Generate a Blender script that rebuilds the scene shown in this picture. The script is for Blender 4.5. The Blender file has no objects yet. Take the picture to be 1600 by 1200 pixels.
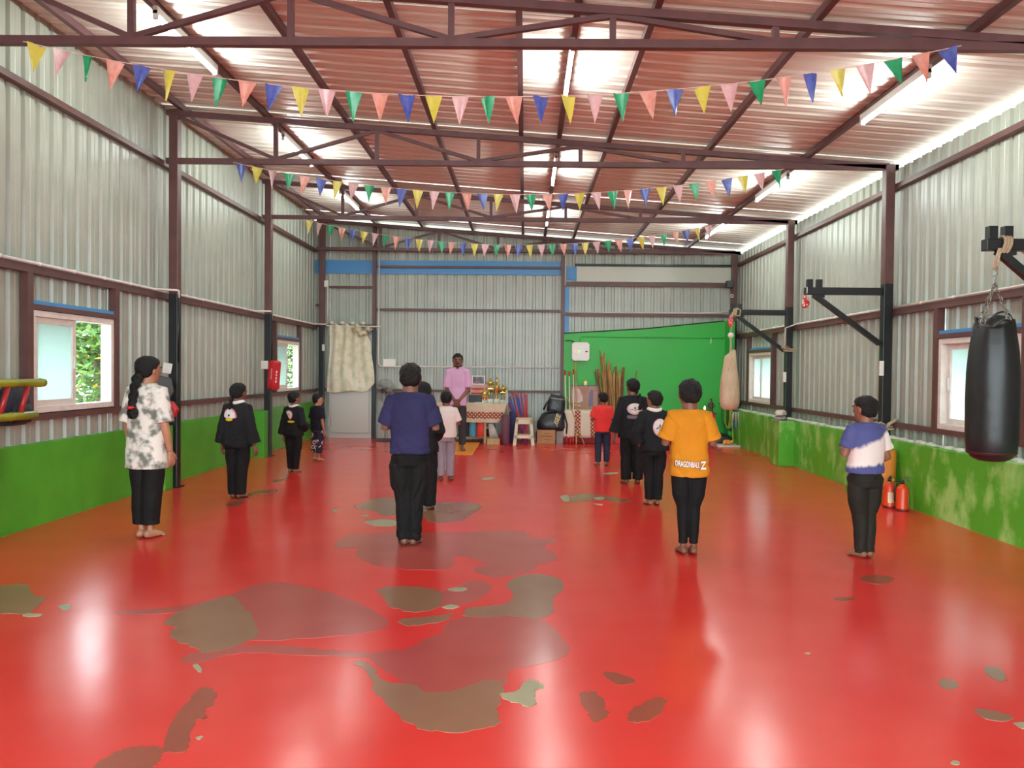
import bpy, bmesh, math, random
import numpy as np
from mathutils import Vector, Matrix
from mathutils.bvhtree import BVHTree
random.seed(7)
S = bpy.context.scene
COL = S.collection
PI = math.pi

# ------------------------------------------------------------------ camera
EYE = 1.42
YAW, PITCH, ROLL, FPX = .017, .0183, .010, 1205.0
fw = Vector((-math.sin(YAW) * math.cos(PITCH), math.cos(YAW) * math.cos(PITCH), -math.sin(PITCH)))
r0 = Vector((math.cos(YAW), math.sin(YAW), 0)); u0 = r0.cross(fw)
rt = math.cos(ROLL) * r0 + math.sin(ROLL) * u0
up = math.cos(ROLL) * u0 - math.sin(ROLL) * r0
cam = bpy.data.cameras.new('camera'); cam_o = bpy.data.objects.new('camera', cam); COL.objects.link(cam_o)
M = Matrix((rt, up, -fw)).transposed().to_4x4(); M.translation = Vector((0, 0, EYE)); cam_o.matrix_world = M
cam.sensor_width = 36; cam.lens = FPX / 1600 * 36; cam.clip_end = 300; cam.clip_start = .05
S.camera = cam_o

# ------------------------------------------------------------------ light
W = bpy.data.worlds.new('overcast_sky'); S.world = W; W.use_nodes = True
bg = W.node_tree.nodes['Background']; bg.inputs[0].default_value = (.80, .96, 1.0, 1); bg.inputs[1].default_value = 5.0
TUBE_POWER = 76.0
S.view_settings.view_transform = 'Standard'; S.view_settings.look = 'None'
S.view_settings.exposure = 1.2; S.view_settings.gamma = 1; S.view_settings.use_curve_mapping = False
S.cycles.max_bounces = 5; S.cycles.diffuse_bounces = 3; S.cycles.adaptive_threshold = .06; S.cycles.glossy_bounces = 2
S.cycles.transmission_bounces = 4; S.cycles.sample_clamp_indirect = 6; S.cycles.caustics_reflective = False

# ------------------------------------------------------------------ helpers
def lin(c):
    o = []
    for v in c[:3]:
        v = v / 255
        o.append(v / 12.92 if v <= .04045 else ((v + .055) / 1.055) ** 2.4)
    return (*o, 1)
MATS = {}
def node(nt, t, **k):
    n = nt.nodes.new(t)
    for a, b in k.items(): setattr(n, a, b)
    return n
def mat(name, rgb, rough=.6, metal=0, rgb2=None, nscale=4, lo=.35, hi=.65, stretch=None, bump=0, bscale=40, bstretch=None,
        emit=0, spec=.5, detail=3, roughvar=0, sheen=0, alpha=1):
    if name in MATS: return MATS[name]
    m = bpy.data.materials.new(name); m.use_nodes = True; nt = m.node_tree
    b = nt.nodes['Principled BSDF']
    b.inputs['Base Color'].default_value = lin(rgb); b.inputs['Roughness'].default_value = rough
    b.inputs['Metallic'].default_value = metal; b.inputs['Specular IOR Level'].default_value = spec
    if sheen: b.inputs['Sheen Weight'].default_value = sheen
    tc = node(nt, 'ShaderNodeTexCoord')
    def noise(scale, st, det):
        mp = node(nt, 'ShaderNodeMapping'); nt.links.new(tc.outputs['Object'], mp.inputs[0])
        if st: mp.inputs['Scale'].default_value = st
        n = node(nt, 'ShaderNodeTexNoise'); n.inputs['Scale'].default_value = scale; n.inputs['Detail'].default_value = det
        nt.links.new(mp.outputs[0], n.inputs['Vector']); return n
    if rgb2:
        n = noise(nscale, stretch, detail)
        r = node(nt, 'ShaderNodeMapRange'); r.inputs[1].default_value = lo; r.inputs[2].default_value = hi
        nt.links.new(n.outputs[0], r.inputs[0])
        x = node(nt, 'ShaderNodeMix', data_type='RGBA'); x.inputs[6].default_value = lin(rgb); x.inputs[7].default_value = lin(rgb2)
        nt.links.new(r.outputs[0], x.inputs[0]); nt.links.new(x.outputs[2], b.inputs['Base Color'])
        if roughvar:
            q = node(nt, 'ShaderNodeMapRange'); q.inputs[3].default_value = rough; q.inputs[4].default_value = rough + roughvar
            nt.links.new(n.outputs[0], q.inputs[0]); nt.links.new(q.outputs[0], b.inputs['Roughness'])
    if bump:
        n = noise(bscale, bstretch, 3); p = node(nt, 'ShaderNodeBump'); p.inputs['Strength'].default_value = bump
        p.inputs['Distance'].default_value = .02
        nt.links.new(n.outputs[0], p.inputs['Height']); nt.links.new(p.outputs[0], b.inputs['Normal'])
    if emit:
        b.inputs['Emission Color'].default_value = lin(rgb); b.inputs['Emission Strength'].default_value = emit
    MATS[name] = m
    return m

class MB:
    def __init__(s): s.v = []; s.f = []
    def add(s, v, f):
        o = len(s.v); s.v += [tuple(p) for p in v]; s.f += [tuple(i + o for i in q) for q in f]; return s
    def box(s, x0, x1, y0, y1, z0, z1):
        return s.add([(x0, y0, z0), (x1, y0, z0), (x1, y1, z0), (x0, y1, z0), (x0, y0, z1), (x1, y0, z1), (x1, y1, z1), (x0, y1, z1)],
                     [(3, 2, 1, 0), (4, 5, 6, 7), (0, 1, 5, 4), (1, 2, 6, 5), (2, 3, 7, 6), (3, 0, 4, 7)])
    def cbox(s, c, x, y, z): return s.box(c[0] - x / 2, c[0] + x / 2, c[1] - y / 2, c[1] + y / 2, c[2] - z / 2, c[2] + z / 2)
    def beam(s, p, q, w, h, upv=(0, 0, 1)):
        p = Vector(p); q = Vector(q); d = (q - p).normalized(); a = d.cross(Vector(upv))
        if a.length < 1e-4: a = d.cross(Vector((0, 1, 0)))
        a.normalize(); b = a.cross(d); a *= w / 2; b *= h / 2
        v = [p - a - b, p + a - b, p + a + b, p - a + b, q - a - b, q + a - b, q + a + b, q - a + b]
        return s.add(v, [(3, 2, 1, 0), (4, 5, 6, 7), (0, 1, 5, 4), (1, 2, 6, 5), (2, 3, 7, 6), (3, 0, 4, 7)])
    def tube(s, pts, rad, n=12, cap=True, flat=None, upv=None):
        pts = [Vector(p) for p in pts]
        if not hasattr(rad, '__len__'): rad = [rad] * len(pts)
        V = []; F = []; pa = None
        for i, p in enumerate(pts):
            t = (pts[min(i + 1, len(pts) - 1)] - pts[max(i - 1, 0)])
            t = t.normalized() if t.length > 1e-9 else Vector((0, 0, 1))
            if pa is None:
                h = Vector(upv) if upv else (Vector((0, 0, 1)) if abs(t.z) < .9 else Vector((0, 1, 0)))
                pa = t.cross(h).normalized()
            a = (pa - t * pa.dot(t)).normalized(); pa = a; b = t.cross(a)
            r = rad[i]; ra, rb = r if hasattr(r, '__len__') else (r, r * (flat or 1))
            for k in range(n):
                an = 2 * PI * k / n; V.append(p + a * (ra * math.cos(an)) + b * (rb * math.sin(an)))
        m = len(pts)
        for i in range(m - 1):
            for k in range(n):
                k2 = (k + 1) % n; F.append((i * n + k, i * n + k2, (i + 1) * n + k2, (i + 1) * n + k))
        if cap: F.append(tuple(reversed(range(n)))); F.append(tuple(range((m - 1) * n, m * n)))
        return s.add(V, F)
    def lathe(s, prof, c=(0, 0, 0), n=24, sx=1, sy=1):
        V = []; F = []
        for r, z in prof:
            for k in range(n):
                a = 2 * PI * k / n; V.append((c[0] + r * sx * math.cos(a), c[1] + r * sy * math.sin(a), c[2] + z))
        m = len(prof)
        for i in range(m - 1):
            for k in range(n):
                k2 = (k + 1) % n; F.append((i * n + k, i * n + k2, (i + 1) * n + k2, (i + 1) * n + k))
        F.append(tuple(reversed(range(n)))); F.append(tuple(range((m - 1) * n, m * n)))
        return s.add(V, F)
    def rings(s, rr, n=28, pw=2.0):      # rr: (z, rx, ry, cx, cy) elliptical / superelliptical stations
        V = []; F = []
        for z, rx, ry, cx, cy in rr:
            for k in range(n):
                a = 2 * PI * k / n; c, q = math.cos(a), math.sin(a)
                e = 2 / pw
                V.append((cx + rx * math.copysign(abs(c) ** e, c), cy + ry * math.copysign(abs(q) ** e, q), z))
        m = len(rr)
        for i in range(m - 1):
            for k in range(n):
                k2 = (k + 1) % n; F.append((i * n + k, i * n + k2, (i + 1) * n + k2, (i + 1) * n + k))
        F.append(tuple(reversed(range(n)))); F.append(tuple(range((m - 1) * n, m * n)))
        return s.add(V, F)
    def ell(s, c, r, nu=14, nv=9, rot=None):
        V = []; F = []
        for j in range(nv + 1):
            t = PI * j / nv
            for k in range(nu):
                a = 2 * PI * k / nu; v = Vector((r[0] * math.sin(t) * math.cos(a), r[1] * math.sin(t) * math.sin(a), -r[2] * math.cos(t)))
                if rot: v = rot @ v
                V.append(v + Vector(c))
        for j in range(nv):
            for k in range(nu):
                k2 = (k + 1) % nu; F.append((j * nu + k, j * nu + k2, (j + 1) * nu + k2, (j + 1) * nu + k))
        return s.add(V, F)
    def prism(s, poly, a0, a1, axis='z'):    # 2-D polygon extruded along an axis
        f = {'z': lambda p, h: (p[0], p[1], h), 'y': lambda p, h: (p[0], h, p[1]), 'x': lambda p, h: (h, p[0], p[1])}[axis]
        n = len(poly); V = [f(p, a0) for p in poly] + [f(p, a1) for p in poly]
        F = [tuple(reversed(range(n))), tuple(range(n, 2 * n))] + [(i, (i + 1) % n, n + (i + 1) % n, n + i) for i in range(n)]
        return s.add(V, F)
    def mesh(s, name):
        me = bpy.data.meshes.new(name); me.from_pydata(s.v, [], s.f); me.validate(); me.update(); return me
    def build(s, name, m, parent=None, smooth=False, loc=None, bevel=0, fixn=True):
        me = s.mesh(name)
        if fixn:
            bm = bmesh.new(); bm.from_mesh(me); bmesh.ops.recalc_face_normals(bm, faces=bm.faces); bm.to_mesh(me); bm.free()
        if smooth: me.shade_smooth()
        if m: me.materials.append(m)
        o = bpy.data.objects.new(name, me); COL.objects.link(o)
        if parent: o.parent = parent
        if loc: o.location = loc
        if bevel:
            b = o.modifiers.new('bevel', 'BEVEL'); b.width = bevel; b.segments = 2; b.limit_method = 'ANGLE'
        return o
def tag(o, label=None, cat=None, group=None, kind=None):
    if label: o['label'] = label
    if cat: o['category'] = cat
    if group: o['group'] = group
    if kind: o['kind'] = kind
    return o
def thing(name, label, cat, loc=(0, 0, 0), rz=0, group=None):
    o = bpy.data.objects.new(name, None); COL.objects.link(o); o.location = loc; o.rotation_euler = (0, 0, rz)
    o.empty_display_size = .1
    return tag(o, label, cat, group)
def struct(name):
    o = bpy.data.objects.new(name, None); COL.objects.link(o); o['kind'] = 'structure'; o.empty_display_size = .1; return o
def inst(src, parent, name=None):
    o = bpy.data.objects.new(name or src.name.split('.')[0], src.data if hasattr(src, 'data') else src); COL.objects.link(o); o.parent = parent; return o
def catmull(pts, k=4, closed=True):
    n = len(pts); out = []
    for i in range(n if closed else n - 1):
        P = [np.array(pts[(i + j) % n] if closed else pts[min(max(i + j, 0), n - 1)], float) for j in (-1, 0, 1, 2)]
        for q in range(k):
            t = q / k
            out.append(.5 * ((2 * P[1]) + (-P[0] + P[2]) * t + (2 * P[0] - 5 * P[1] + 4 * P[2] - P[3]) * t * t + (-P[0] + 3 * P[1] - 3 * P[2] + P[3]) * t ** 3))
    if not closed: out.append(np.array(pts[-1], float))
    return out

# ------------------------------------------------------------------ materials of the building
M_sheet = mat('grey_green_sheet_metal', (170, 173, 160), .36, 0, (162, 165, 152), 3, spec=.6, bump=.04, bscale=2.5)
M_sheetb = mat('grey_back_sheet_metal', (172, 176, 166), .35, 0, (164, 168, 158), 3, spec=.6, bump=.04, bscale=2.5)
M_roof = mat('cream_roof_sheet', (220, 212, 202), .42, 0, (226, 220, 210), 1.2, stretch=(1, 3, 1), spec=.5)
M_maroon = mat('maroon_steel_paint', (100, 66, 63), .45, 0, (90, 58, 55), 6)
M_maroon_d = mat('dark_maroon_steel_paint', (106, 72, 74), .45, 0, (94, 62, 64), 6)
M_black = mat('black_steel_paint', (20, 21, 23), .35, 0, (27, 27, 28), 8)
M_green_l = mat('green_wall_paint', (82, 168, 46), .42, 0, (72, 154, 40), 3, bump=.15, bscale=9)
M_green_b = mat('bright_green_wall_paint', (48, 178, 64), .45, 0, (56, 168, 66), 1.6, bump=.06, bscale=9)
M_blue = mat('sky_blue_flashing', (76, 142, 200), .4)
M_pvc = mat('white_upvc', (232, 222, 214), .35, 0, (222, 208, 200), 12)
M_pipe = mat('white_conduit', (222, 214, 206), .4)
M_white = mat('white_plastic', (232, 230, 226), .4)
# faded paint on the right-hand low wall: streaky lighter areas
def fading():
    m = mat('faded_green_wall_paint', (70, 154, 32), .42, bump=.2, bscale=9); nt = m.node_tree; b = nt.nodes['Principled BSDF']
    tc = nt.nodes['Texture Coordinate']
    n1 = node(nt, 'ShaderNodeTexNoise'); n1.inputs['Scale'].default_value = 1.7; n1.inputs['Detail'].default_value = 4; n1.inputs['Roughness'].default_value = .7
    mp = node(nt, 'ShaderNodeMapping'); mp.inputs['Scale'].default_value = (1, 1.6, .8)
    n2 = node(nt, 'ShaderNodeTexNoise'); n2.inputs['Scale'].default_value = 3; n2.inputs['Detail'].default_value = 5
    nt.links.new(tc.outputs['Object'], n1.inputs['Vector']); nt.links.new(tc.outputs['Object'], mp.inputs[0]); nt.links.new(mp.outputs[0], n2.inputs['Vector'])
    ad = node(nt, 'ShaderNodeMath', operation='ADD'); nt.links.new(n1.outputs[0], ad.inputs[0]); nt.links.new(n2.outputs[0], ad.inputs[1])
    r = node(nt, 'ShaderNodeMapRange'); r.inputs[1].default_value = .98; r.inputs[2].default_value = 1.22; nt.links.new(ad.outputs[0], r.inputs[0])
    x = node(nt, 'ShaderNodeMix', data_type='RGBA'); x.inputs[6].default_value = lin((82, 168, 40)); x.inputs[7].default_value = lin((156, 206, 112))
    nt.links.new(r.outputs[0], x.inputs[0]); nt.links.new(x.outputs[2], b.inputs['Base Color'])
    return m
M_green_r = fading()
def floor_mat(name, rgb, rgb2, rough=.2):
    m = mat(name, rgb, rough, 0, rgb2, 2.5, .2, .8, detail=2); nt = m.node_tree; b = nt.nodes['Principled BSDF']
    tc = nt.nodes['Texture Coordinate']
    n1 = node(nt, 'ShaderNodeTexNoise'); n1.inputs['Scale'].default_value = 4.0; n1.inputs['Detail'].default_value = 1.0; n1.inputs['Roughness'].default_value = .4
    nt.links.new(tc.outputs['Object'], n1.inputs['Vector'])
    bp = node(nt, 'ShaderNodeBump'); bp.inputs['Strength'].default_value = .075; bp.inputs['Distance'].default_value = .02
    nt.links.new(n1.outputs[0], bp.inputs['Height']); nt.links.new(bp.outputs[0], b.inputs['Normal'])
    n2 = node(nt, 'ShaderNodeTexNoise'); n2.inputs['Scale'].default_value = 1.1; n2.inputs['Detail'].default_value = 1
    nt.links.new(tc.outputs['Object'], n2.inputs['Vector'])
    r = node(nt, 'ShaderNodeMapRange'); r.inputs[1].default_value = .3; r.inputs[2].default_value = .7; r.inputs[3].default_value = rough; r.inputs[4].default_value = rough
    nt.links.new(n2.outputs[0], r.inputs[0]); nt.links.new(r.outputs[0], b.inputs['Roughness']); b.inputs['IOR'].default_value = 1.6
    return m
M_floor = floor_mat('glossy_red_floor_paint', (224, 50, 44), (230, 60, 52), .21)
FLOORM = {'brown': floor_mat('worn_brown_concrete', (156, 112, 86), (144, 102, 78), .21), 'dull': floor_mat('dull_worn_red_paint', (186, 84, 76), (178, 76, 68), .21),
          'pale': floor_mat('bare_grey_cement', (168, 160, 124), (150, 150, 122), .45), 'rust': floor_mat('rust_brown_worn_paint', (162, 78, 58), (150, 72, 52), .21)}

# ------------------------------------------------------------------ shell dimensions
XL, XR = -4.32, 4.30            # inner faces of the wall sheets
PL, PR = -4.30, 4.08            # faces of the low masonry walls
YF, YB = -2.6, 15.70            # open front end, back wall
TRUSS_Y = (5.7, 9.0, 12.3)
def roof(x): return 4.19 - .072 * x
ground = MB().box(-60, 60, -40, 90, -.5, -.06).build('ground', mat('pale_yard_concrete', (168, 164, 156), .9, 0, (150, 148, 138), .4)); tag(ground, kind='structure')
floor = MB().box(PL - .3, PR + .3, YF, YB + .1, -.06, 0).build('floor', M_floor); tag(floor, kind='structure')
PATCHES = [
 ('dull',[(-1.52,6.15),(-1.52,6.44),(-1.38,6.58),(-1.1,6.65),(-0.52,6.68),(-0.23,6.78),(-0.01,6.74),(0.08,6.5),(0.25,6.47),(0.27,6.38),(0.17,6.21),(0.25,5.92),(0.23,5.74),(0.11,5.6),(0.07,5.44),(-0.1,5.28),(-0.22,5.25),(-0.34,5.39),(-0.33,5.54),(-0.27,5.61),(-0.41,5.79),(-0.52,5.8),(-0.51,5.53),(-0.64,5.41),(-0.9,5.45),(-1.11,5.56),(-1.28,5.83),(-1.3,6.05),(-1.46,6.05)]),
 ('brown',[(-1.74,7.86),(-1.68,8.13),(-1.63,8.35),(-1.45,8.44),(-0.97,8.19),(-0.64,8.21),(-0.44,8.02),(-0.5,7.58),(-0.58,7.23),(-0.76,7.11),(-0.89,7.16),(-1.02,7.48),(-1.27,7.41),(-1.39,7.46),(-1.49,7.63),(-1.64,7.7)]),
 ('dull',[(-0.52,4.86),(-0.39,5.1),(-0.31,5.16),(-0.21,5.06),(-0.24,4.83),(-0.33,4.66),(-0.49,4.58),(-0.58,4.67)]),
 ('brown',[(-0.94,4.89),(-0.82,5.0),(-0.61,4.96),(-0.52,4.86),(-0.5,4.63),(-0.53,4.52),(-0.64,4.47),(-0.78,4.55),(-0.84,4.66),(-0.88,4.79)]),
 ('dull',[(-0.43,4.26),(-0.34,4.4),(-0.12,4.43),(-0.0,4.44),(0.15,4.29),(0.22,4.04),(0.24,3.88),(0.17,3.76),(0.04,3.67),(-0.06,3.61),(-0.08,3.45),(-0.31,3.35),(-0.45,3.36),(-0.57,3.51),(-0.71,3.66),(-0.75,3.81),(-0.61,3.87),(-0.52,4.01),(-0.45,4.12)]),
 ('brown',[(-0.11,5.09),(-0.01,5.31),(0.13,5.34),(0.25,5.22),(0.26,5.0),(0.19,4.75),(0.17,4.49),(0.1,4.38),(-0.0,4.4),(-0.11,4.43),(-0.21,4.39),(-0.34,4.42),(-0.32,4.55),(-0.22,4.6),(-0.11,4.65),(-0.06,4.84)]),
 ('brown',[(-0.7,4.31),(-0.59,4.37),(-0.46,4.42),(-0.41,4.46),(-0.43,4.34),(-0.5,4.28),(-0.63,4.23)]),
 ('brown',[(-0.81,3.67),(-0.77,3.7),(-0.7,3.61),(-0.63,3.48),(-0.48,3.43),(-0.43,3.36),(-0.32,3.37),(-0.18,3.48),(-0.1,3.5),(-0.08,3.4),(-0.1,3.22),(-0.09,3.08),(-0.16,3.02),(-0.27,2.99),(-0.41,3.02),(-0.51,3.14),(-0.61,3.29),(-0.67,3.4),(-0.7,3.53)]),
 ('pale',[(-0.091,3.343),(-0.009,3.405),(0.021,3.493),(0.062,3.495),(0.097,3.434),(0.055,3.36),(0.064,3.258),(0.021,3.235),(-0.056,3.287)]),
 ('rust',[(0.38,3.59),(0.42,3.62),(0.5,3.56),(0.52,3.51),(0.49,3.48),(0.43,3.48)]),
 ('rust',[(0.25,3.36),(0.28,3.39),(0.33,3.38),(0.36,3.19),(0.34,3.13),(0.29,3.1),(0.27,3.21)]),
 ('rust',[(0.43,3.14),(0.47,3.22),(0.55,3.32),(0.61,3.34),(0.61,3.27),(0.54,3.14),(0.46,3.1)]),
 ('brown',[(0.44,8.29),(0.59,8.8),(0.83,8.85),(1.08,8.59),(1.18,8.42),(1.0,8.34),(0.82,8.46),(0.69,8.38)]),
 ('pale',[(-1.476,7.095),(-1.342,7.212),(-1.195,7.157),(-1.157,6.932),(-1.348,6.919)]),
 ('brown',[(-3.5,4.8),(-3.36,4.88),(-3.2,4.9),(-3.0,4.66),(-2.91,4.64),(-2.85,4.44),(-2.83,4.34),(-2.99,4.33),(-3.18,4.35)]),
 ('dull',[(-1.82,4.67),(-1.76,4.95),(-1.6,5.05),(-1.3,4.88),(-1.0,4.63),(-0.77,4.33),(-0.78,4.16),(-1.0,4.04),(-1.44,3.97),(-1.57,4.25)]),
 ('brown',[(-1.99,4.23),(-1.97,4.43),(-1.81,4.72),(-1.66,4.52),(-1.49,4.25),(-1.41,4.01),(-1.48,3.85),(-1.58,3.78),(-1.66,3.85),(-1.8,3.95),(-1.88,4.06),(-1.89,4.14)]),
 ('dull',[(-2.33,4.4),(-2.04,4.51),(-1.83,4.76),(-1.79,4.67),(-1.96,4.41),(-2.28,4.34)]),
 ('dull',[(-1.65,3.67),(-1.63,3.79),(-1.49,3.88),(-1.23,3.89),(-0.95,3.84),(-0.75,3.81),(-0.74,3.74),(-1.0,3.76),(-1.32,3.79),(-1.46,3.75),(-1.55,3.65)]),
 ('rust',[(-1.34,2.83),(-1.4,3.08),(-1.41,3.22),(-1.43,3.33),(-1.38,3.37),(-1.33,3.3),(-1.29,3.19),(-1.31,3.15),(-1.27,3.08),(-1.31,3.04),(-1.26,2.89),(-1.24,2.8),(-1.3,2.79)]),
 ('rust',[(-1.52,2.67),(-1.49,2.78),(-1.45,2.82),(-1.35,2.83),(-1.31,2.77),(-1.3,2.68),(-1.36,2.63),(-1.49,2.62)]),
 ('pale',[(-2.737,4.491),(-2.686,4.509),(-2.639,4.423),(-2.683,4.411)]),
 ('pale',[(-2.845,4.319),(-2.754,4.337),(-2.737,4.288),(-2.805,4.28)]),
 ('brown',[(1.95,3.6),(2.0,3.59),(1.99,3.52),(1.92,3.48),(1.9,3.52)]),
 ('brown',[(2.24,3.75),(2.31,3.75),(2.27,3.63),(2.21,3.58),(2.2,3.66)]),
 ('brown',[(1.92,3.28),(2.0,3.26),(2.04,3.21),(1.98,3.17),(1.91,3.19)]),
 ('rust',[(2.36,5.4),(2.51,5.45),(2.57,5.36),(2.41,5.22),(2.32,5.28)]),
 ('rust',[(1.95,4.86),(2.04,4.9),(2.09,4.86),(1.98,4.81)]),
 ('rust',[(-3.05,7.86),(-3.09,8.62),(-2.97,8.87),(-2.87,8.89),(-2.83,8.68),(-3.01,8.47),(-2.93,7.84)]),
 ('rust',[(-3.15,9.56),(-3.07,9.83),(-3.02,9.74),(-3.06,9.49)]),
 ('pale',[(-0.488,4.938),(-0.428,4.987),(-0.361,4.97),(-0.378,4.918),(-0.449,4.905)]),
 ('pale',[(-0.477,4.563),(-0.436,4.618),(-0.378,4.581),(-0.428,4.536)]),
 ('pale',[(-0.552,10.046),(-0.409,10.142),(-0.396,9.976),(-0.528,9.884)]),
 ('pale',[(0.41,8.689),(0.501,8.727),(0.493,8.368),(0.432,8.363)]),
 ('pale',[(1.108,10.702),(1.304,10.79),(1.266,10.601),(1.111,10.587)]),
 ('pale',[(0.782,8.611),(0.888,8.665),(0.885,8.514),(0.795,8.478)]),
 ('pale',[(0.747,8.218),(0.841,8.198),(0.809,8.114)]),
 ('pale',[(-1.914,7.633),(-1.87,7.686),(-1.84,7.518)]),
 ('pale',[(-1.569,7.385),(-1.501,7.425),(-1.494,7.334)]),
 ('pale',[(-1.563,3.613),(-1.538,3.621),(-1.488,3.539),(-1.506,3.538)]),
 ('pale',[(-1.244,2.9),(-1.228,2.921),(-1.22,2.89)]),
 ('pale',[(1.577,2.826),(1.602,2.831),(1.593,2.81),(1.571,2.807)]),
 ('pale',[(1.429,3.907),(1.457,3.908),(1.446,3.888)]),
 ('pale',[(2.006,3.15),(2.059,3.156),(2.034,3.102),(2.009,3.108)]),
]

for i, (k, pl) in enumerate(PATCHES):
    small = len(pl) < 7
    rnd = random.Random(i)
    pts = catmull(pl, 3 if small else 5)
    amp = .004 if small else .010
    pts = [(p[0] + rnd.uniform(-amp, amp), p[1] + rnd.uniform(-amp, amp)) for p in pts]
    z1 = {'dull': .0008, 'brown': .0014, 'rust': .0014, 'pale': .002}[k] + i * .00001
    me = bpy.data.meshes.new('worn_patch'); bm = bmesh.new()
    vs = [bm.verts.new((p[0], p[1], z1)) for p in pts]; lo = [bm.verts.new((p[0], p[1], -.001)) for p in pts]
    f = bm.faces.new(vs)
    if f.normal.z < 0 or f.calc_area() and (f.normal_update() or f.normal.z < 0): f.normal_flip()
    n = len(vs)
    for j in range(n): bm.faces.new((vs[j], vs[(j + 1) % n], lo[(j + 1) % n], lo[j]))
    bmesh.ops.triangulate(bm, faces=[f]); bm.to_mesh(me); bm.free(); me.materials.append(FLOORM[k])
    o = bpy.data.objects.new('worn_patch', me); COL.objects.link(o); o.parent = floor

# corrugated sheet: profile runs along u, grooves point outwards
PROF = [(0, 0), (.055, 0), (.0625, .004), (.07, 0), (.125, 0), (.140, .028), (.185, .028)]
def corr(u0, u1):
    out = []; k = math.floor(u0 / .2) - 1; raw = []
    while k * .2 < u1 + .2:
        raw += [(k * .2 + a, d) for a, d in PROF]; k += 1
    def dd(u):
        for (a, b), (c, e) in zip(raw, raw[1:]):
            if a <= u <= c: return b + (e - b) * (u - a) / (c - a)
        return 0
    out = [(u0, dd(u0))] + [p for p in raw if u0 + 1e-4 < p[0] < u1 - 1e-4] + [(u1, dd(u1))]
    return out
def sheet(u0, u1, place, h0, h1, m, parent, lift=0, name='sheet'):
    """place(u, d, h) -> world point; h0/h1 constants or functions of u"""
    P = corr(u0, u1); V = []; F = []; n = len(P)
    g0 = h0 if callable(h0) else (lambda u: h0); g1 = h1 if callable(h1) else (lambda u: h1)
    for t in (0, .0015):
        for u, d in P: V.append(place(u, d + t + lift, g0(u))); V.append(place(u, d + t + lift, g1(u)))
    for i in range(n - 1):
        a = 2 * i; F.append((a, a + 1, a + 3, a + 2)); b = 2 * n + a; F.append((b, b + 2, b + 3, b + 1))
        F.append((a, a + 2, b + 2, b)); F.append((a + 1, b + 1, b + 3, a + 3))
    F += [(0, 2 * n, 2 * n + 1, 1), (2 * n - 2, 2 * n - 1, 4 * n - 1, 4 * n - 2)]
    mb = MB(); mb.add(V, F); return mb.build(name, m, parent)
def splits(a, b, step=1.0, cuts=()):
    e = sorted(set([a, b] + [c for c in cuts if a < c < b])); out = []
    for p, q in zip(e, e[1:]):
        n = max(1, round((q - p) / step))
        out += [(p + (q - p) * i / n, p + (q - p) * (i + 1) / n) for i in range(n)]
    return out

# windows: (wall side, y0, y1, z0, z1)
WIN_L = [(6.60, 7.92, 1.00, 1.90), (13.15, 14.48, 1.00, 1.90)]
WIN_R = [(6.66, 8.00, .86, 1.78), (13.38, 14.72, .86, 1.78)]
def side_wall(name, X, sgn, wins, zp, ztop, zrail, zsill, zgirt, pface, mgreen):
    w = struct(name)
    pl = lambda u, d, h: (X + sgn * d, u, h)
    for i, (a, b) in enumerate(splits(YF, YB)):
        sheet(a, b + .012, pl, zrail - .04, ztop, M_sheet, w, .003 * (i % 2) - .002)
    cuts = [c for q in wins for c in q[:2]]
    for i, (a, b) in enumerate(splits(YF, YB, 1.0, cuts)):
        hit = [q for q in wins if a >= q[0] - .01 and b <= q[1] + .01]
        l = .003 * (i % 2) + .004
        if hit:
            q = hit[0]; sheet(a, b, pl, zp - .05, q[2], M_sheet, w, l); sheet(a, b, pl, q[3], zrail + .02, M_sheet, w, l)
        else: sheet(a, b + (.012 if b not in cuts else 0), pl, zp - .05, zrail + .02, M_sheet, w, l)
    # low masonry wall
    x0, x1 = sorted((pface, X + sgn * .16))
    MB().box(x0, x1, YF, YB, -.05, zp).build('plinth', mgreen, w, bevel=.008)
    # horizontal steel rails behind the columns
    for z, th in ((zgirt, .055), (zrail, .07), (zsill, .055)):
        x0, x1 = sorted((X - sgn * .002, X - sgn * .075)); MB().box(x0, x1, YF, YB - .05, z - th / 2, z + th / 2).build('rail', M_maroon, w)
    return w
wl = side_wall('wall_left', XL, -1, WIN_L, .735, 4.53, 2.25, .965, 3.80, PL, M_green_l)
wr = side_wall('wall_right', XR, 1, WIN_R, .685, 3.80, 2.13, .835, 3.57, PR, M_green_r)
for y in (8.72, 12.05): MB().box(PL - .05, -4.10, y, y + .20, 0, .735).build('pier', M_green_l, wl, bevel=.006)
for y in (8.85, 11.72): MB().box(3.85, PR + .05, y, y + .42, 0, .685).build('pier', M_green_r, wr, bevel=.006)
# crumbly mortar line where the sheets meet the low wall on the right
rnd = random.Random(3)
for y0 in (6.0, 9.35, 12.3):
    mb = MB(); y = y0
    while y < y0 + 2.9:
        l = rnd.uniform(.04, .12); mb.ell((PR + .10 + rnd.uniform(-.02, .02), y, .69), (.05, l * .6, rnd.uniform(.012, .032)), 8, 5); y += l
    o = mb.build('mortar', mat('pale_mortar', (206, 200, 186), .9, bump=.3, bscale=60), wr, True); o['kind'] = 'stuff'
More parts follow.
